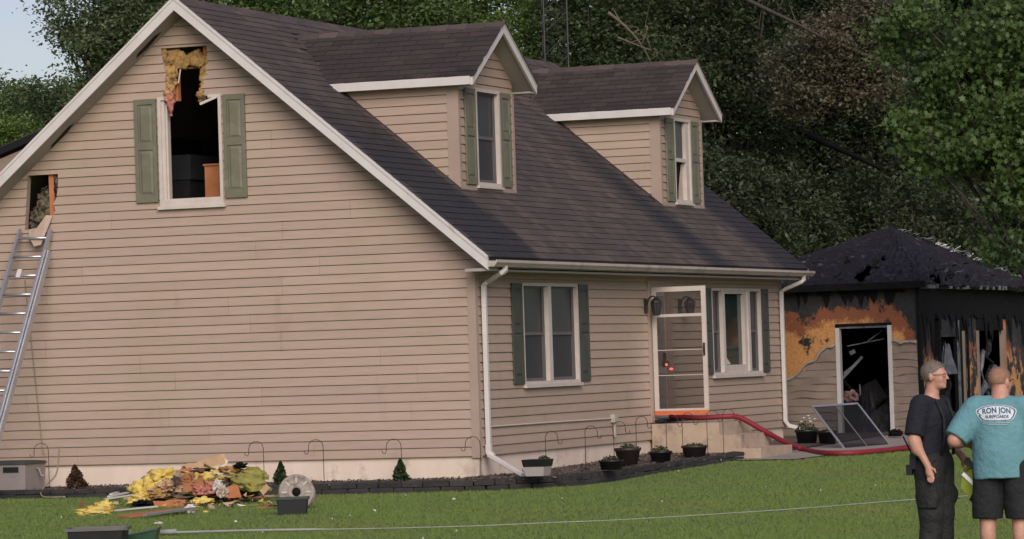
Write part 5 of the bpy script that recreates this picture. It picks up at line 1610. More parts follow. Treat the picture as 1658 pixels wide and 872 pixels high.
wad('plastic_scrap', gnd(308, 831) + np.array([0, 0, .05]), (.07, .06, .06), 'white', 'white crumpled plastic at the right end of the orange panel', 35, 'plastic')
wad('plastic_scrap', gnd(257, 850) + np.array([0, 0, .02]), (.05, .05, .02), 'white', 'small white plastic scrap behind the green tray', 36, 'plastic')
for k, (u, v, mt, lab) in enumerate(((118, 803, 'timber', 'pale wood scrap left of the dead conifer foot'), (146, 799, 'curtain', 'crumpled cream scrap right of the dead conifer foot'))):
    wad('wood_scrap', gnd(u, v) + np.array([0, 0, .04]), (.13, .08, .04), mt, lab, 50 + k, 'scrap')
for k, (u, v) in enumerate(((382, 847), (607, 829), (735, 810), (452, 812))):
    wad('paper_scrap', gnd(u, v) + np.array([0, 0, .02]), (.022, .02, .014), 'white' if k != 3 else 'insul', ['white scrap on the grass below the black tub', 'white scrap on the lawn below the right conifer', 'pale scrap on the lawn near the house corner', 'yellow crumb beside the beige reel'][k], 60 + k, 'scrap', 'scraps on the lawn', sub=2)

# small torn scraps strewn through and round the pile
sv_ = []; sf_ = []; rs = np.random.RandomState(17)
for k in range(420):
    u_, v_ = rs.normal(322, 58), rs.uniform(748, 822)
    hgt = max(0, 1 - ((u_ - 325) / 115) ** 2)
    if v_ > 812 or rs.rand() < .35 or hgt < .25:
        p_ = gnd(u_, rs.uniform(806, 824)) + np.array([0, 0, rs.uniform(.01, .06)])
    else:
        p_ = at_p(u_, 815 - rs.uniform(.1, 1) * 62 * hgt, rs.uniform(-.45, .1))
    sz = rs.uniform(.012, .042); t3 = rs.normal(size=(4, 3)) * sz * np.array([1.3, .8, .55]); b0 = len(sv_)
    sv_ += [p_ + q for q in t3]; sf_ += [(b0, b0 + 1, b0 + 2), (b0, b0 + 2, b0 + 3), (b0, b0 + 3, b0 + 1), (b0 + 1, b0 + 3, b0 + 2)]
mt_s, t_s, p_s, N_s, L_s = nodes('mixed scraps')
gi_s = N_s.new('ShaderNodeNewGeometry'); cr_s = N_s.new('ShaderNodeValToRGB'); cr_s.color_ramp.interpolation = 'CONSTANT'
for k, (q, c_) in enumerate(((0, (.45, .32, .08)), (.18, (.30, .13, .06)), (.36, (.40, .27, .17)), (.52, (.03, .025, .024)), (.68, (.50, .44, .40)), (.82, (.12, .035, .03)), (.92, (.28, .12, .10)))):
    el = cr_s.color_ramp.elements[k] if k < 2 else cr_s.color_ramp.elements.new(q)
    el.position = q; el.color = (*c_, 1)
L_s.new(gi_s.outputs['Random Per Island'], cr_s.inputs[0]); L_s.new(cr_s.outputs[0], p_s.inputs['Base Color']); p_s.inputs['Roughness'].default_value = .9
tag(make('torn_scraps', sv_, sf_, mt_s, None, False, (-3, -2.5, -.46)), 'small torn scraps strewn through the debris pile', 'debris', kind='stuff')

# beige reel and black tubs
rc = gnd(481, 826); rc = rc + np.array([0, 0, .225])
MT['reel'] = pm('dirty beige plastic', (.36, .30, .26), (.24, .20, .17), 6, .7, .2, 40, c3=(.12, .10, .085), s3=8, t3=(.52, .66))
rl = thing('hose_reel', rc - np.array([0, 0, .225]), 'dirty beige cable reel standing on edge behind the black tub', 'reel')
axd = np.array([.32, -.93, .12]); axd /= np.linalg.norm(axd)
e1 = np.cross(axd, [0, 0, 1]); e1 /= np.linalg.norm(e1); e2 = np.cross(e1, axd)
def disc(off, r, r_in, th):
    b = B(); n = 28; rings = []
    for q, o in ((r, 0), (r, th), (r * .86, th + .012), (r * .82, th), (r * .5, th), (r * .46, th + .02), (r_in, th + .02), (r_in, 0)):
        rings.append([rc + axd * (off + o) + e1 * q * math.cos(2 * math.pi * i / n) + e2 * q * math.sin(2 * math.pi * i / n) for i in range(n)])
    return b.loft(rings, False)
disc(.0, .225, .055, .02).make('flange', MT['reel'], rl, True); disc(-.26, .215, .055, .02).make('flange', MT['reel'], rl, True)
b = B(); b.tube([rc - axd * .25, rc + axd * .0], .10, 16); b.make('drum', MT['greyplastic'], rl, True)
b = B(); b.tube([rc + axd * .001, rc + axd * .03], .05, 12); b.make('hub', MT['char'], rl, True)
for k in range(8):
    a = k * math.pi / 4
    c = rc + axd * .022 + (e1 * math.cos(a) + e2 * math.sin(a)) * .15
    B().beam(c - (e1 * math.cos(a) + e2 * math.sin(a)) * .035, c + (e1 * math.cos(a) + e2 * math.sin(a)) * .035, .022, .012, axd).make('rib', MT['gutter'], rl)


def tub(c, lx, ly, h, lab, mats, rot):
    t = thing('plastic_tub', c, lab, 'tub', 'black plastic tubs on the lawn')
    cr_, sr_ = math.cos(rot), math.sin(rot)
    def rg(sx, sy, z): return [(c[0] + (x * cr_ - y * sr_), c[1] + (x * sr_ + y * cr_), c[2] + z) for x, y in ((-sx, -sy), (-sx * .9, -sy), (sx * .9, -sy), (sx, -sy * .9), (sx, sy * .9), (sx * .9, sy), (-sx * .9, sy), (-sx, sy * .9))]
    B().loft([rg(lx * .44, ly * .44, 0), rg(lx * .49, ly * .49, h * .9), rg(lx * .47, ly * .47, h * .9), rg(lx * .42, ly * .42, .02)]).make('tub_body', MT[mats[0]], t)
    B().loft([rg(lx * .49, ly * .49, h * .88), rg(lx * .53, ly * .53, h * .88), rg(lx * .53, ly * .53, h), rg(lx * .48, ly * .48, h), rg(lx * .475, ly * .475, h * .9)]).make('tub_rim', MT[mats[1]], t)
    return t


c = gnd(474, 833); tub(c, .40, .30, .215, 'black plastic tub in front of the beige reel', ('black', 'lid'), YAW + .05)
c = gnd(160, 892); tub(c, .62, .42, .25, 'black plastic tub cut off by the bottom edge at left', ('black', 'sash'), YAW)
c = gnd(232, 884)
gt_ = thing('green_tray', c, 'green plastic tray beside the black tub at the bottom edge', 'tray')
MT['greenplastic'] = pm('green plastic', (.035, .075, .045), (.05, .10, .06), 4, .35)
cr_, sr_ = math.cos(YAW), math.sin(YAW)
def rg2(sx, sy, z, dx=0): return [(c[0] + (x * cr_ - y * sr_), c[1] + (x * sr_ + y * cr_), c[2] + z + dx * x) for x, y in ((-sx, -sy), (sx, -sy), (sx, sy), (-sx, sy))]
B().loft([rg2(.13, .2, 0), rg2(.17, .24, .15, .18), rg2(.155, .225, .15, .18), rg2(.12, .19, .02)]).make('tray_body', MT['greenplastic'], gt_)
B().loft([rg2(.17, .24, .151, .18), rg2(.18, .25, .151, .18), rg2(.18, .25, .165, .18), rg2(.16, .23, .165, .18)]).make('tray_rim', MT['greenplastic'], gt_)

# hoses on the lawn
L1 = [gnd(262, 868), gnd(420, 864), gnd(600, 859), gnd(760, 855), gnd(900, 849), gnd(1000, 845), gnd(1150, 836), gnd(1300, 826), gnd(1475, 812), gnd(1640, 801)]
tag(B().tube(crv([p + np.array([0, 0, .04 if i < 2 else .024]) for i, p in enumerate(L1)], 8), [.015] * 13 + [.007] * 60, 6).make('white_hose_line', MT['rope'], None, True), 'thin pale hose line lying across the lawn', 'hose')
tag(B().tube([L1[0] + np.array([-.02, 0, .045]), L1[0] + np.array([.16, .05, .05])], .03, 8).make('hose_end_fitting', MT['rope'], None, True), 'thicker pale fitting at the left end of the hose line', 'fitting')
RH = [(.10, 7.75, .34), (.55, 7.8, .30), (.95, 7.9, .31), (1.15, 8.05, .28)] + [tuple(onp('y', 8.3, 1240, 699)), tuple(onp('y', 8.7, 1268, 714))]
for u, v in ((1300, 727), (1335, 733), (1380, 733), (1430, 729), (1480, 724), (1540, 720)):
    RH.append(tuple(gnd(u, v, .05)))
tag(B().tube(crv(RH, 8), .042, 10).make('fire_hose', MT['redhose'], None, True), 'red fire hose running from the front door down to the path', 'fire hose')

# screen leaning by the garage
b0, b1 = gnd(1368, 727), gnd(1441, 721)
v3 = np.array([-.47, -.16, .69])
sc_ = thing('window_screen', (b0 + b1) / 2, 'large framed window screen leaning on edge in front of the garage', 'screen')
Q = [b0, b1, b1 + v3, b0 + v3]
nn_ = np.cross(b1 - b0, v3); nn_ /= np.linalg.norm(nn_)
for i in range(4): B().beam(Q[i], Q[(i + 1) % 4], .032, .02, nn_).make('frame_bar', MT['alu'], sc_)
B().beam((Q[0] + Q[1]) / 2, (Q[2] + Q[3]) / 2, .022, .016, nn_).make('cross_bar', MT['sash'], sc_)
B().prism(Q, nn_ * .003).make('mesh', MT['screenmesh'], sc_)
p = onp('z', -.2, 1450, 706)
wad('charred_lump', p + np.array([0, 0, .05]), (.12, .1, .07), 'char', 'black charred lump at the right foot of the garage doorway', 71, 'debris', None)

p = onp('y', GY + .42, 1379, 642)
wad('insulation_wad', p, (.13, .1, .11), 'sootpink', 'sooty pink insulation lump inside the garage doorway', 72, 'insulation', None)

# ------------------------------------------------------------------ people
def sdf_mesh(fn, lo, hi, h):
    """surface nets on a signed distance field"""
    lo = np.array(lo); n = np.ceil((np.array(hi) - lo) / h).astype(int) + 1
    ax_ = [lo[i] + h * np.arange(n[i]) for i in range(3)]
    X, Y, Z = np.meshgrid(*ax_, indexing='ij')
    D = fn(X, Y, Z)
    ins = D < 0
    cs_ = np.zeros(tuple(n - 1) + (3,)); cnt = np.zeros(tuple(n - 1))
    def sl(o): return tuple(slice(o[i], n[i] - 1 + o[i]) for i in range(3))
    for axis in range(3):
        oth = [i for i in range(3) if i != axis]
        for a in (0, 1):
            for b_ in (0, 1):
                o0 = [0, 0, 0]; o0[oth[0]] = a; o0[oth[1]] = b_
                o1 = list(o0); o1[axis] = 1
                d0, d1 = D[sl(o0)], D[sl(o1)]
                m_ = (d0 < 0) != (d1 < 0)
                t = np.where(m_, d0 / np.where(m_, d0 - d1, 1), 0)
                for i in range(3): cs_[..., i] += np.where(m_, o0[i] + (t if i == axis else 0), 0)
                cnt += m_
    act = cnt > 0
    idx = -np.ones(act.shape, dtype=np.int64); idx[act] = np.arange(act.sum())
    g = np.stack(np.nonzero(act), 1)
    V = lo + h * (g + cs_[act] / cnt[act][:, None])
    FF = []
    for axis in range(3):
        o1 = [0, 0, 0]; o1[axis] = 1
        a, b_ = [i for i in range(3) if i != axis]
        s0 = [slice(1, n[i] - 1) for i in range(3)]; s0[axis] = slice(0, n[axis] - 1)
        s1 = list(s0); s1[axis] = slice(1, n[axis])
        i0, i1 = ins[tuple(s0)], ins[tuple(s1)]
        q = np.stack(np.nonzero(i0 != i1), 1)
        fl = i0[tuple(q.T)]
        q = q + np.array([1 if i != axis else 0 for i in range(3)])
        da = np.zeros(3, int); da[a] = 1; db = np.zeros(3, int); db[b_] = 1
        quad = [idx[tuple((q - da - db).T)], idx[tuple((q - db).T)], idx[tuple(q.T)], idx[tuple((q - da).T)]]
        quad = np.stack(quad, 1)
        flip = fl if axis != 1 else ~fl
        quad[~flip] = quad[~flip][:, ::-1]
        FF.append(quad[(quad >= 0).all(1)])
    return V, np.concatenate(FF)


def cap(a, b_, r0, r1):
    a = np.array(a, float); b_ = np.array(b_, float); d = b_ - a; dd = d @ d
    def f(X, Y, Z):
        t = np.clip(((X - a[0]) * d[0] + (Y - a[1]) * d[1] + (Z - a[2]) * d[2]) / dd, 0, 1)
        return np.sqrt((X - a[0] - t * d[0]) ** 2 + (Y - a[1] - t * d[1]) ** 2 + (Z - a[2] - t * d[2]) ** 2) - (r0 + (r1 - r0) * t)
    return f


def ell(c, r, rz=0.):
    c = np.array(c, float); r = np.array(r, float); cz, sz = math.cos(rz), math.sin(rz)
    def f(X, Y, Z):
        x, y = X - c[0], Y - c[1]; x, y = x * cz + y * sz, -x * sz + y * cz; z = Z - c[2]
        k0 = np.sqrt((x / r[0]) ** 2 + (y / r[1]) ** 2 + (z / r[2]) ** 2) + 1e-9
        k1 = np.sqrt((x / r[0] ** 2) ** 2 + (y / r[1] ** 2) ** 2 + (z / r[2] ** 2) ** 2) + 1e-9
        return k0 * (k0 - 1) / k1
    return f


def uni(fs, k):
    def f(X, Y, Z):
        d = fs[0](X, Y, Z)
        for g in fs[1:]:
            e = g(X, Y, Z); h_ = np.clip(.5 + .5 * (e - d) / k, 0, 1)
            d = e + (d - e) * h_ - k * h_ * (1 - h_)
        return d
    return f


def cut(f, z0=-9, z1=9): return lambda X, Y, Z: np.maximum(np.maximum(f(X, Y, Z), z0 - Z), Z - z1)


def folds(f, amp, seed, sx=1., sz=1.):
    R_ = np.random.RandomState(seed); W_ = []
    for _ in range(9):
        W_.append((R_.normal(size=3) * np.array([9 * sx, 9 * sx, 14 * sz]), R_.uniform(0, 6.28), R_.uniform(.3, 1)))
    def g(X, Y, Z):
        w_ = sum(a * np.sin(k[0] * X + k[1] * Y + k[2] * Z + p) for k, p, a in W_)
        return f(X, Y, Z) + amp * w_ / 3
    return g


def person(base, face, label, group, spec):
    """spec builds everything in a body frame: x forward, y left, z up"""
    r = thing('person', base, label, 'person', group)
    ca, sa = math.cos(face), math.sin(face)
    cy, sy = math.cos(YAW), math.sin(YAW)
    # body frame -> image-aligned frame -> world
    M3 = np.array([[cy, -sy, 0], [sy, cy, 0], [0, 0, 1]]) @ np.array([[ca, sa, 0], [-sa, ca, 0], [0, 0, 1]])
    def W_(V): return np.asarray(V, float) @ M3.T + np.array(base)
    def put(name, f, lo, hi, h, mat, parent=None):
        V, F_ = sdf_mesh(f, lo, hi, h)
        return make(name, W_(V), F_, mat, parent or r, True)
    def puttube(name, pts, rad, mat, parent=None, n=6):
        b = B(); b.tube([W_([p])[0] for p in pts], rad, n); return b.make(name, mat, parent or r, True)
    spec(put, puttube, W_, r)
    return r


MT['skin'] = pm('skin', (.56, .30, .22), (.47, .23, .165), 14, .55, .5, 45, c3=(.55, .22, .165), s3=7, t3=(.55, .7))
MT['navy'] = pm('navy cotton', (.008, .009, .016), (.012, .013, .021), 8, .9, .9, 11, bdist=.035)
MT['bunker'] = pm('black turnout cloth', (.012, .012, .0125), (.020, .0195, .020), 6, .8, .9, 10, bdist=.04)
MT['bunkertrim'] = pm('reflective lime trim', (.45, .50, .08), (.38, .42, .06), 8, .5)
MT['teal'] = pm('teal cotton', (.140, .305, .350), (.120, .268, .312), 6, .9, .9, 8, bdist=.035)
MT['shorts'] = pm('black shorts', (.011, .011, .014), (.016, .016, .020), 6, .85, .9, 9, bdist=.035)
MT['hairfair'] = pm('short greying fair hair', (.235, .185, .15), (.165, .13, .105), 40, .7, .6, 120)
MT['hairbuzz'] = pm('cropped reddish hair', (.36, .19, .125), (.28, .145, .095), 40, .7, .4, 120)
MT['print_white'] = pm('white shirt print', (.66, .68, .70), (.60, .62, .64), 9, .8)
MT['print_blue'] = pm('navy shirt print', (.030, .085, .17), (.04, .10, .19), 9, .8)
MT['lime_gear'] = pm('lime yellow gear', (.50, .60, .06), (.42, .50, .05), 6, .6)


def fuzz(put_o, n, ln, mat, seed, parent):
    """short hair strands standing on a hair mesh"""
    R_ = np.random.RandomState(seed); me = put_o.data
    co = np.array([v.co for v in me.vertices]); no = np.array([v.normal for v in me.vertices])
    i = R_.randint(0, len(co), n); d = no[i] * .8 + R_.normal(size=(n, 3)) * .45 + np.array([0, 0, .15])
    s = np.cross(d, R_.normal(size=(n, 3))); s /= np.linalg.norm(s, axis=1)[:, None]
    b0 = co[i] + R_.normal(size=(n, 3)) * .003; L_ = ln * R_.uniform(.5, 1.2, (n, 1))
    V = np.stack([b0 - s * .0014, b0 + s * .0014, b0 + d * L_], 1).reshape(-1, 3)
    o = make('hair_strands', V + np.array(WO[put_o.name]), np.arange(3 * n, dtype=np.int32).reshape(n, 3), mat, put_o)
    o['kind'] = 'stuff'


def hand(c, d, side, curl=.5, s=1.0):
    """palm, four fingers and thumb at wrist c pointing along d; side = +-1 thumb side along body x"""
    c = np.array(c, float); d = np.array(d, float); d /= np.linalg.norm(d)
    w_ = np.array([1., 0, 0]); w_ -= d * (w_ @ d); w_ /= np.linalg.norm(w_); w_ *= side
    n_ = np.cross(d, w_)
    fs = [cap(c, c + d * .075 * s, .024 * s, .030 * s), ell(c + d * .055 * s, (.036 * s, .024 * s, .045 * s))]
    for i, L_ in enumerate((.070, .080, .075, .058)):
        k = c + d * .085 * s + w_ * (.027 - .018 * i) * s
        m_ = k + (d * (1 - .25 * curl) + n_ * curl * .5) * L_ * .55 * s
        e = m_ + (d * (1 - .7 * curl) + n_ * curl * 1.0) * L_ * .5 * s
        fs += [cap(k, m_, .0095 * s, .009 * s), cap(m_, e, .009 * s, .0075 * s)]
    k = c + d * .03 * s + w_ * .028 * s
    m_ = k + (d * .6 + w_ * .7 + n_ * .2) * .04 * s
    fs += [cap(k, m_, .012 * s, .011 * s), cap(m_, m_ + (d * .9 + w_ * .25 + n_ * .25) * .035 * s, .010 * s, .008 * s)]
    return uni(fs, .008)


def head_sdf(c, fat=1.0, rz=0.):
    c = np.array(c, float); cz, sz = math.cos(rz), math.sin(rz)
    def P(x, y, z): return (c[0] + x * cz - y * sz, c[1] + x * sz + y * cz, c[2] + z)
    sk = ell(P(-.012, 0, .022), (.100, .078 * fat, .092), rz)
    face_ = ell(P(.038, 0, -.035), (.060, .058 * fat, .080), rz)
    jaw = ell(P(.045, 0, -.088), (.046, .042 * fat, .030), rz)
    brow = ell(P(.078, 0, .018), (.022, .050, .014), rz)
    cheek1, cheek2 = ell(P(.060, .034, -.03), (.028, .022, .026), rz), ell(P(.060, -.034, -.03), (.028, .022, .026), rz)
    nose = cap(P(.094, 0, .008), P(.113, 0, -.030), .009, .0135)
    lips = ell(P(.088, 0, -.062), (.014, .024, .010), rz); chin = ell(P(.080, 0, -.100), (.018, .022, .016), rz)
    ears = [uni([ell(P(-.008, s * .080 * fat, -.012), (.022, .011, .032), rz), ell(P(-.004, s * .079 * fat, -.034), (.014, .010, .016), rz)], .008) for s in (-1, 1)]
    base = uni([sk, face_, jaw, brow, cheek1, cheek2], .022)
    base = uni([base, nose, lips, chin], .010)
    return uni([base] + ears, .006), sk, P


def p1_spec(put, tube, W_, r):
    h, sk, P = head_sdf((.045, 0, 1.672), 1.0, .12)
    arms = []
    for s, el, wr, hd in ((-1, (-.035, -.265, 1.135), (.085, -.262, .925), None), (1, (-.02, .275, 1.15), (.16, .22, .98), None)):
        arms += [cap((0, s * .185, 1.425), el, .056, .043), cap(el, wr, .042, .028), ell(np.array(el) + np.array([.02, 0, -.05]), (.043, .045, .075))]
    legs = []
    for s in (-1, 1):
        legs += [cap((0, s * .09, .92), (.02, s * .105, .50), .088, .06), cap((.02, s * .105, .50), (-.02, s * .115, .10), .058, .040)]
    tor = [ell((0, 0, .96), (.115, .165, .14)), ell((0, 0, 1.10), (.108, .150, .15)), ell((.01, 0, 1.29), (.122, .178, .19)), cap((-.01, -.15, 1.425), (-.01, .15, 1.425), .062, .062), cap((-.005, 0, 1.44), (.03, 0, 1.60), .066, .056)]
    feet = [cap((-.02, s * .115, .06), (.16, s * .125, .045), .05, .04) for s in (-1, 1)]
    hands = [hand((.085, -.262, .925), (.25, .02, -.95), 1, .45), hand((.16, .22, .98), (.45, .0, -.85), 1, .9)]
    body = uni([uni(tor + arms + legs + feet, .04), h] + hands, .016)
    put('body', body, (-.22, -.40, -.01), (.36, .40, 1.82), .0105, MT['skin'])
    # hair cap
    hr = lambda X, Y, Z: np.maximum(np.maximum(sk(X, Y, Z) - .005, (1.690 + .9 * (X - .07)) - Z - .0), -(Z - 1.60))
    hr2 = lambda X, Y, Z: np.maximum(np.maximum(sk(X, Y, Z) - .003, X - .02), 1.625 - Z)
    ho = put('hair', uni([hr, hr2], .01), (-.12, -.14, 1.55), (.22, .14, 1.84), .008, MT['hairfair'])
    fuzz(ho, 4500, .007, MT['hairfair'], 3, r)
    # shirt: torso and sleeves
    sh = [ell((0, 0, 1.02), (.140, .180, .20)), ell((.0, 0, 1.14), (.136, .176, .18)), ell((.012, 0, 1.29), (.142, .200, .20)), cap((-.01, -.155, 1.432), (-.01, .155, 1.432), .075, .075)]
    for s, el in ((-1, (-.035, -.265, 1.135)), (1, (-.02, .275, 1.15))):
        e = np.array((0, s * .185, 1.43)); q = e + (np.array(el) - e) * .86
        def sleeve(X, Y, Z, e=e, q=q):
            d = q - e; L_ = np.linalg.norm(d); d = d / L_
            t = (X - q[0]) * d[0] + (Y - q[1]) * d[1] + (Z - q[2]) * d[2]
            return np.maximum(cap(e, q + d * .1, .080, .078)(X, Y, Z), t)
        sh.append(sleeve)
    coll = cap((.005, 0, 1.50), (.045, 0, 1.63), .075, .078)
    f = uni(sh, .03)
    shirt = lambda X, Y, Z: np.maximum(np.maximum(np.maximum(f(X, Y, Z), -coll(X, Y, Z)), .965 - Z), Z - 1.535)
    put('shirt', folds(folds(shirt, .012, 3, .8, .5), .007, 4, 1.6, .8), (-.24, -.42, .9), (.24, .42, 1.60), .0105, MT['navy'])
    # turnout trousers
    lg = []
    for s in (-1, 1):
        lg += [cap((0, s * .085, .90), (.02, s * .11, .50), .125, .100), cap((.02, s * .11, .50), (-.01, s * .12, .12), .098, .098), ell((.03, s * .17, .66), (.10, .05, .10))]
    tr_ = uni(lg + [ell((0, 0, .96), (.145, .185, .13))], .03)
    pants = put('trousers', folds(folds(cut(tr_, .10, 1.03), .012, 5, .8, .6), .005, 9, 1.6, .8), (-.22, -.36, .05), (.26, .36, 1.06), .0105, MT['bunker'])
    for s in (-1, 1):
        put('trim_band', cut(folds(cap((.0, s * .12, .42), (-.01, s * .12, .12), .106, .104), .004, 6), .18, .23), (-.2, s * .12 - .16, .12), (.2, s * .12 + .16, .26), .010, MT['bunkertrim'], pants)
        put('boot', cut(uni([cap((-.02, s * .12, .10), (.17, s * .13, .05), .062, .052), cap((-.02, s * .12, .10), (-.02, s * .12, .22), .06, .065)], .03), 0.0, .22), (-.12, s * .12 - .13, -.01), (.28, s * .12 + .13, .26), .012, MT['black'])
    put('pocket', lambda X, Y, Z: np.maximum(np.maximum(folds(ell((.03, -.19, .66), (.105, .055, .20)), .004, 8)(X, Y, Z), .56 - Z), Z - .80), (-.12, -.3, .5), (.18, -.1, .86), .010, MT['bunker'], pants)
    # suspenders, radio, glasses, gear
    tube('suspender', [(.13, -.09, 1.0), (.165, -.085, 1.15), (.162, -.09, 1.32), (.10, -.095, 1.46)], .013, MT['bunker'])
    tube('suspender', [(.145, .09, 1.0), (.165, .085, 1.15), (.16, .09, 1.32), (.10, .095, 1.46)], .013, MT['bunker'])
    tube('suspender', [(-.02, -.20, .99), (.05, -.215, .90), (.12, -.17, .98)], .011, MT['bunker'])
    for s in (-1, 1):
        tube('glasses', [P(.0, s * .082, .004), P(.06, s * .074, .004), P(.098, s * .056, .004)], .0025, MT['iron'])
        pts = [P(.102, s * .036 + .024 * math.cos(a), -.004 + .017 * math.sin(a)) for a in np.linspace(0, 6.283, 13)]
        tube('glasses', pts, .002, MT['iron'])
        b = B(); b.lathe(W_([P(.0905, s * .033, -.002)])[0], [(.002, -.008), (.008, -.004), (.009, 0), (.008, .004), (.002, .008)], 8); b.make('eye', MT['white'], r)


def p2_spec(put, tube, W_, r):
    h, sk, P = head_sdf((.03, -.005, 1.612), 1.04, -.55)
    la = ((0, .225, 1.375), (-.09, .375, 1.13), (.17, .30, 1.09)); ra = ((0, -.225, 1.375), (-.07, -.36, 1.12), (.16, -.32, 1.02))
    arms = []
    for a, e, w_ in (la, ra): arms += [cap(a, e, .066, .052), cap(e, w_, .052, .034), ell((np.array(e) * .7 + np.array(w_) * .3), (.06, .048, .05))]
    legs = []
    for s in (-1, 1):
        legs += [cap((0, s * .12, .86), (.0, s * .135, .47), .10, .068), cap((.0, s * .135, .47), (-.02, s * .14, .09), .056, .040), ell((-.03, s * .135, .34), (.062, .060, .11))]
    tor = [ell((0, 0, .93), (.155, .20, .15)), ell((.03, 0, 1.07), (.170, .20, .17)), ell((.015, 0, 1.25), (.150, .215, .19)), cap((-.01, -.18, 1.375), (-.01, .18, 1.375), .075, .075), cap((-.01, 0, 1.40), (.015, 0, 1.55), .078, .070)]
    feet = [cap((-.02, s * .14, .055), (.16, s * .155, .04), .048, .04) for s in (-1, 1)]
    hands = [hand(la[2], (.85, -.35, -.35), 1, .7, 1.05), hand(ra[2], (.85, .35, -.35), 1, .7, 1.05)]
    body = uni([uni(tor + arms + legs + feet, .045), h] + hands, .018)
    put('body', body, (-.24, -.52, -.01), (.38, .52, 1.76), .0105, MT['skin'])
    hr = lambda X, Y, Z: np.maximum(np.maximum(sk(X, Y, Z) - .0025, X - .075), 1.585 - Z)
    ho = put('hair', hr, (-.12, -.14, 1.54), (.20, .14, 1.78), .008, MT['hairbuzz'])
    fuzz(ho, 3000, .006, MT['hairbuzz'], 4, r)
    sh = [ell((0.0, 0, .88), (.195, .245, .60)), ell((.02, 0, 1.05), (.195, .232, .19)), ell((.01, 0, 1.24), (.178, .242, .21)), cap((-.012, -.185, 1.388), (-.012, .185, 1.388), .088, .088)]
    for a, e, w_ in (la, ra):
        a = np.array(a); e = np.array(e); q = a + (e - a) * .93
        def sleeve(X, Y, Z, a=a, q=q):
            d = q - a; d = d / np.linalg.norm(d)
            t = (X - q[0]) * d[0] + (Y - q[1]) * d[1] + (Z - q[2]) * d[2]
            return np.maximum(cap(a, q + d * .12, .098, .102)(X, Y, Z), t)
        sh.append(sleeve)
    f = uni(sh, .05)
    coll = cap((.0, 0, 1.475), (.02, 0, 1.60), .083, .088)
    shirt = lambda X, Y, Z: np.maximum(np.maximum(np.maximum(f(X, Y, Z), -coll(X, Y, Z)), .80 - Z), Z - 1.50)
    so_ = put('shirt', folds(folds(shirt, .017, 13, .8, .35), .008, 14, 1.5, .6), (-.30, -.54, .74), (.32, .54, 1.56), .0105, MT['teal'])
    lg = []
    for s in (-1, 1): lg += [cap((0, s * .115, .90), (.0, s * .145, .44), .135, .125)]
    put('shorts', folds(cut(uni(lg + [ell((0, 0, .92), (.17, .21, .13))], .03), .47, .98), .007, 15, .7, .7), (-.26, -.36, .42), (.26, .36, 1.02), .0105, MT['shorts'])
    for s in (-1, 1):
        put('shoe', cut(cap((-.03, s * .14, .05), (.18, s * .155, .045), .062, .052), 0, .11), (-.12, s * .14 - .12, -.01), (.28, s * .14 + .14, .14), .012, MT['black'])
        tube('glasses', [P(.0, s * .085, .004), P(.06, s * .077, .004), P(.10, s * .056, .004)], .0025, MT['iron'])
        tube('glasses', [P(.102, s * .036 + .024 * math.cos(a), -.004 + .017 * math.sin(a)) for a in np.linspace(0, 6.283, 13)], .002, MT['iron'])
    # print on the back, laid on the cloth
    from mathutils.bvhtree import BVHTree
    me = so_.data
    bv = BVHTree.FromPolygons([v.co + Vector(WO[so_.name]) for v in me.vertices], [tuple(p.vertices) for p in me.polygons])
    look = Vector(FW); rt = Vector((RT[0], RT[1], 0)).normalized()
    cen = Vector(W_([(-.1, .02, 1.345)])[0])
    def lay(x, z, off):
        o = cen + rt * x + Vector((0, 0, z)) - look * 1.0
        hit = bv.ray_cast(o, look)[0]
        if hit is None: hit = o + look
        return tuple(hit - look * off)
    def badge(s, dz=0):
        c_ = [(-.165, .016), (-.155, .036), (-.115, .056), (-.06, .068), (0, .072), (.06, .068), (.115, .056), (.155, .036), (.165, .016), (.145, -.030), (.125, -.052), (.105, -.060), (0, -.062), (-.105, -.060), (-.125, -.052), (-.145, -.030)]
        return [(x * s, z * s) for x, z in c_]
    def patch(name, outline, off, mat):
        cx = sum(p[0] for p in outline) / len(outline); cz_ = sum(p[1] for p in outline) / len(outline)
        V = [lay(cx, cz_, off)]; F_ = []; n = len(outline); K = 5
        for k in range(1, K + 1):
            for x, z in outline: V.append(lay(cx + (x - cx) * k / K, cz_ + (z - cz_) * k / K, off))
        for i in range(n):
            F_.append((0, 1 + i, 1 + (i + 1) % n))
            for k in range(K - 1):
                a = 1 + k * n + i; b2 = 1 + k * n + (i + 1) % n
                F_.append((a, a + n, b2 + n, b2))
        return make(name, V, F_, mat, so_)
    patch('badge_edge', badge(1.0), .004, MT['print_white']); patch('badge_border', badge(.95), .0055, MT['print_blue']); patch('badge_field', badge(.87), .007, MT['print_white'])
    def word(txt, size, x0, z0, arc, off, mat, spread=1.0, name='lettering', wmax=None, zs=1.0):
        cu = bpy.data.curves.new('t', 'FONT'); cu.body = txt; cu.size = size; cu.align_x = 'CENTER'; cu.space_character = spread
        cu.offset = size * .035
        ob = bpy.data.objects.new('t', cu); COL.objects.link(ob)
        bpy.context.view_layer.update()
        mm = bpy.data.meshes.new_from_object(ob.evaluated_get(bpy.context.evaluated_depsgraph_get()))
        co = np.array([v.co for v in mm.vertices]); fs = [tuple(p.vertices) for p in mm.polygons]
        bpy.data.objects.remove(ob); bpy.data.meshes.remove(mm)
        if wmax:
            k = wmax / (co[:, 0].max() - co[:, 0].min()); co[:, 0] *= k
        V = [lay(x0 + x, z0 + y * zs - arc * x * x, off) for x, y, _ in co]
        make(name, V, fs, mat, so_)
    word('RON JON', .062, 0, .008, 1.0, .009, MT['print_blue'], 1.05, wmax=.225)
    word('SURFBOARDS', .032, .0, -.034, .35, .009, MT['print_blue'], 1.0, wmax=.185)
    b = B()
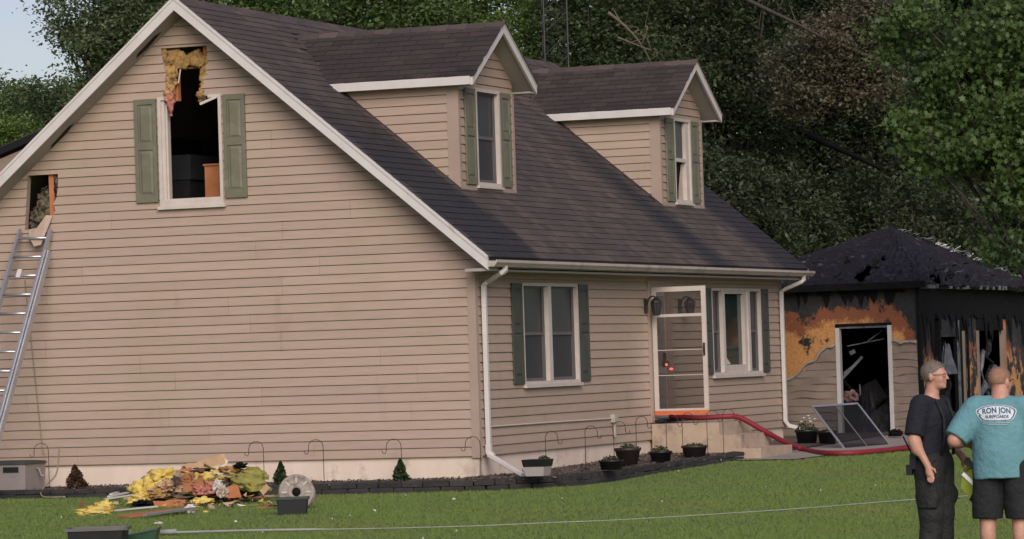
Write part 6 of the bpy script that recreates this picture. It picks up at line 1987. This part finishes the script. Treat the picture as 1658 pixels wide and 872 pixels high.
    for k, (a, c_, z) in enumerate(((-.035, .035, -.0055), (-.11, .11, -.078), (-.08, .08, -.092))):
        pts = [lay(x, z, .008) for x in np.linspace(a, c_, 9)]
        b.tube(pts, .0022, 4)
    b.make('fine_print', MT['print_white'], so_)


b1_ = at(1507, 640, 32.0); b1_[2] = float(gz(b1_[0], b1_[1]))
person(b1_, math.radians(34), 'person in navy t-shirt, glasses and black turnout trousers, facing right', None, p1_spec)
b2_ = at(1619, 640, 31.6); b2_[2] = float(gz(b2_[0], b2_[1]))
person(b2_, math.radians(-72), 'person in teal t-shirt with white badge and black shorts, seen from behind', None, p2_spec)

# radio on the hip and lime gear in the left hand of the person in navy
def loc1(x, y, z):
    ca, sa = math.cos(math.radians(34)), math.sin(math.radians(34)); cy, sy = math.cos(YAW), math.sin(YAW)
    X, Y = x * ca + y * sa, -x * sa + y * ca
    return b1_ + np.array([X * cy - Y * sy, X * sy + Y * cy, z])
rd = thing('radio', loc1(-.10, -.20, .86), 'black portable radio with antenna on the hip of the person in navy', 'radio')
B().beam(loc1(-.09, -.185, .89), loc1(-.09, -.18, 1.02), .055, .04, (0, 1, 0)).make('case', MT['black'], rd)
B().beam(loc1(-.12, -.195, .84), loc1(-.12, -.195, .93), .05, .05, (0, 1, 0)).make('pouch', MT['black'], rd)
B().tube([loc1(-.10, -.19, 1.02), loc1(-.16, -.22, 1.17)], .007, 6).make('antenna', MT['black'], rd)
B().tube([loc1(-.08, -.19, 1.02), loc1(-.08, -.19, 1.05)], .012, 6).make('knob', MT['black'], rd)
gp = thing('safety_vest', loc1(.20, .28, .70), 'lime yellow and black folded gear in the far hand of the person in navy', 'vest')
cA, cB, cC, cD = loc1(.20, .20, .95), loc1(.36, .25, .81), loc1(.25, .20, .60), loc1(.17, .16, .72)
off = np.array([.0, .03, 0])
B().prism([cA, cB, cC, cD], off).make('cloth', MT['lime_gear'], gp)
for q0, q1 in ((cA, cB), (cB, cC)): B().beam(q0 - off * .3, q1 - off * .3, .05, .028, FW).make('edge_band', MT['black'], gp)
m1, m2 = (cA + cD) / 2, (cB + cC) / 2
B().beam(m1 - off * .25, m2 - off * .25, .03, .02, FW).make('reflective_band', MT['alu'], gp)
B().tube(crv([cC, cC + np.array([.04, 0, -.05]), (cB + cC) / 2 + np.array([.06, 0, -.06]), cB], 5), .006, 5).make('strap', MT['black'], gp)
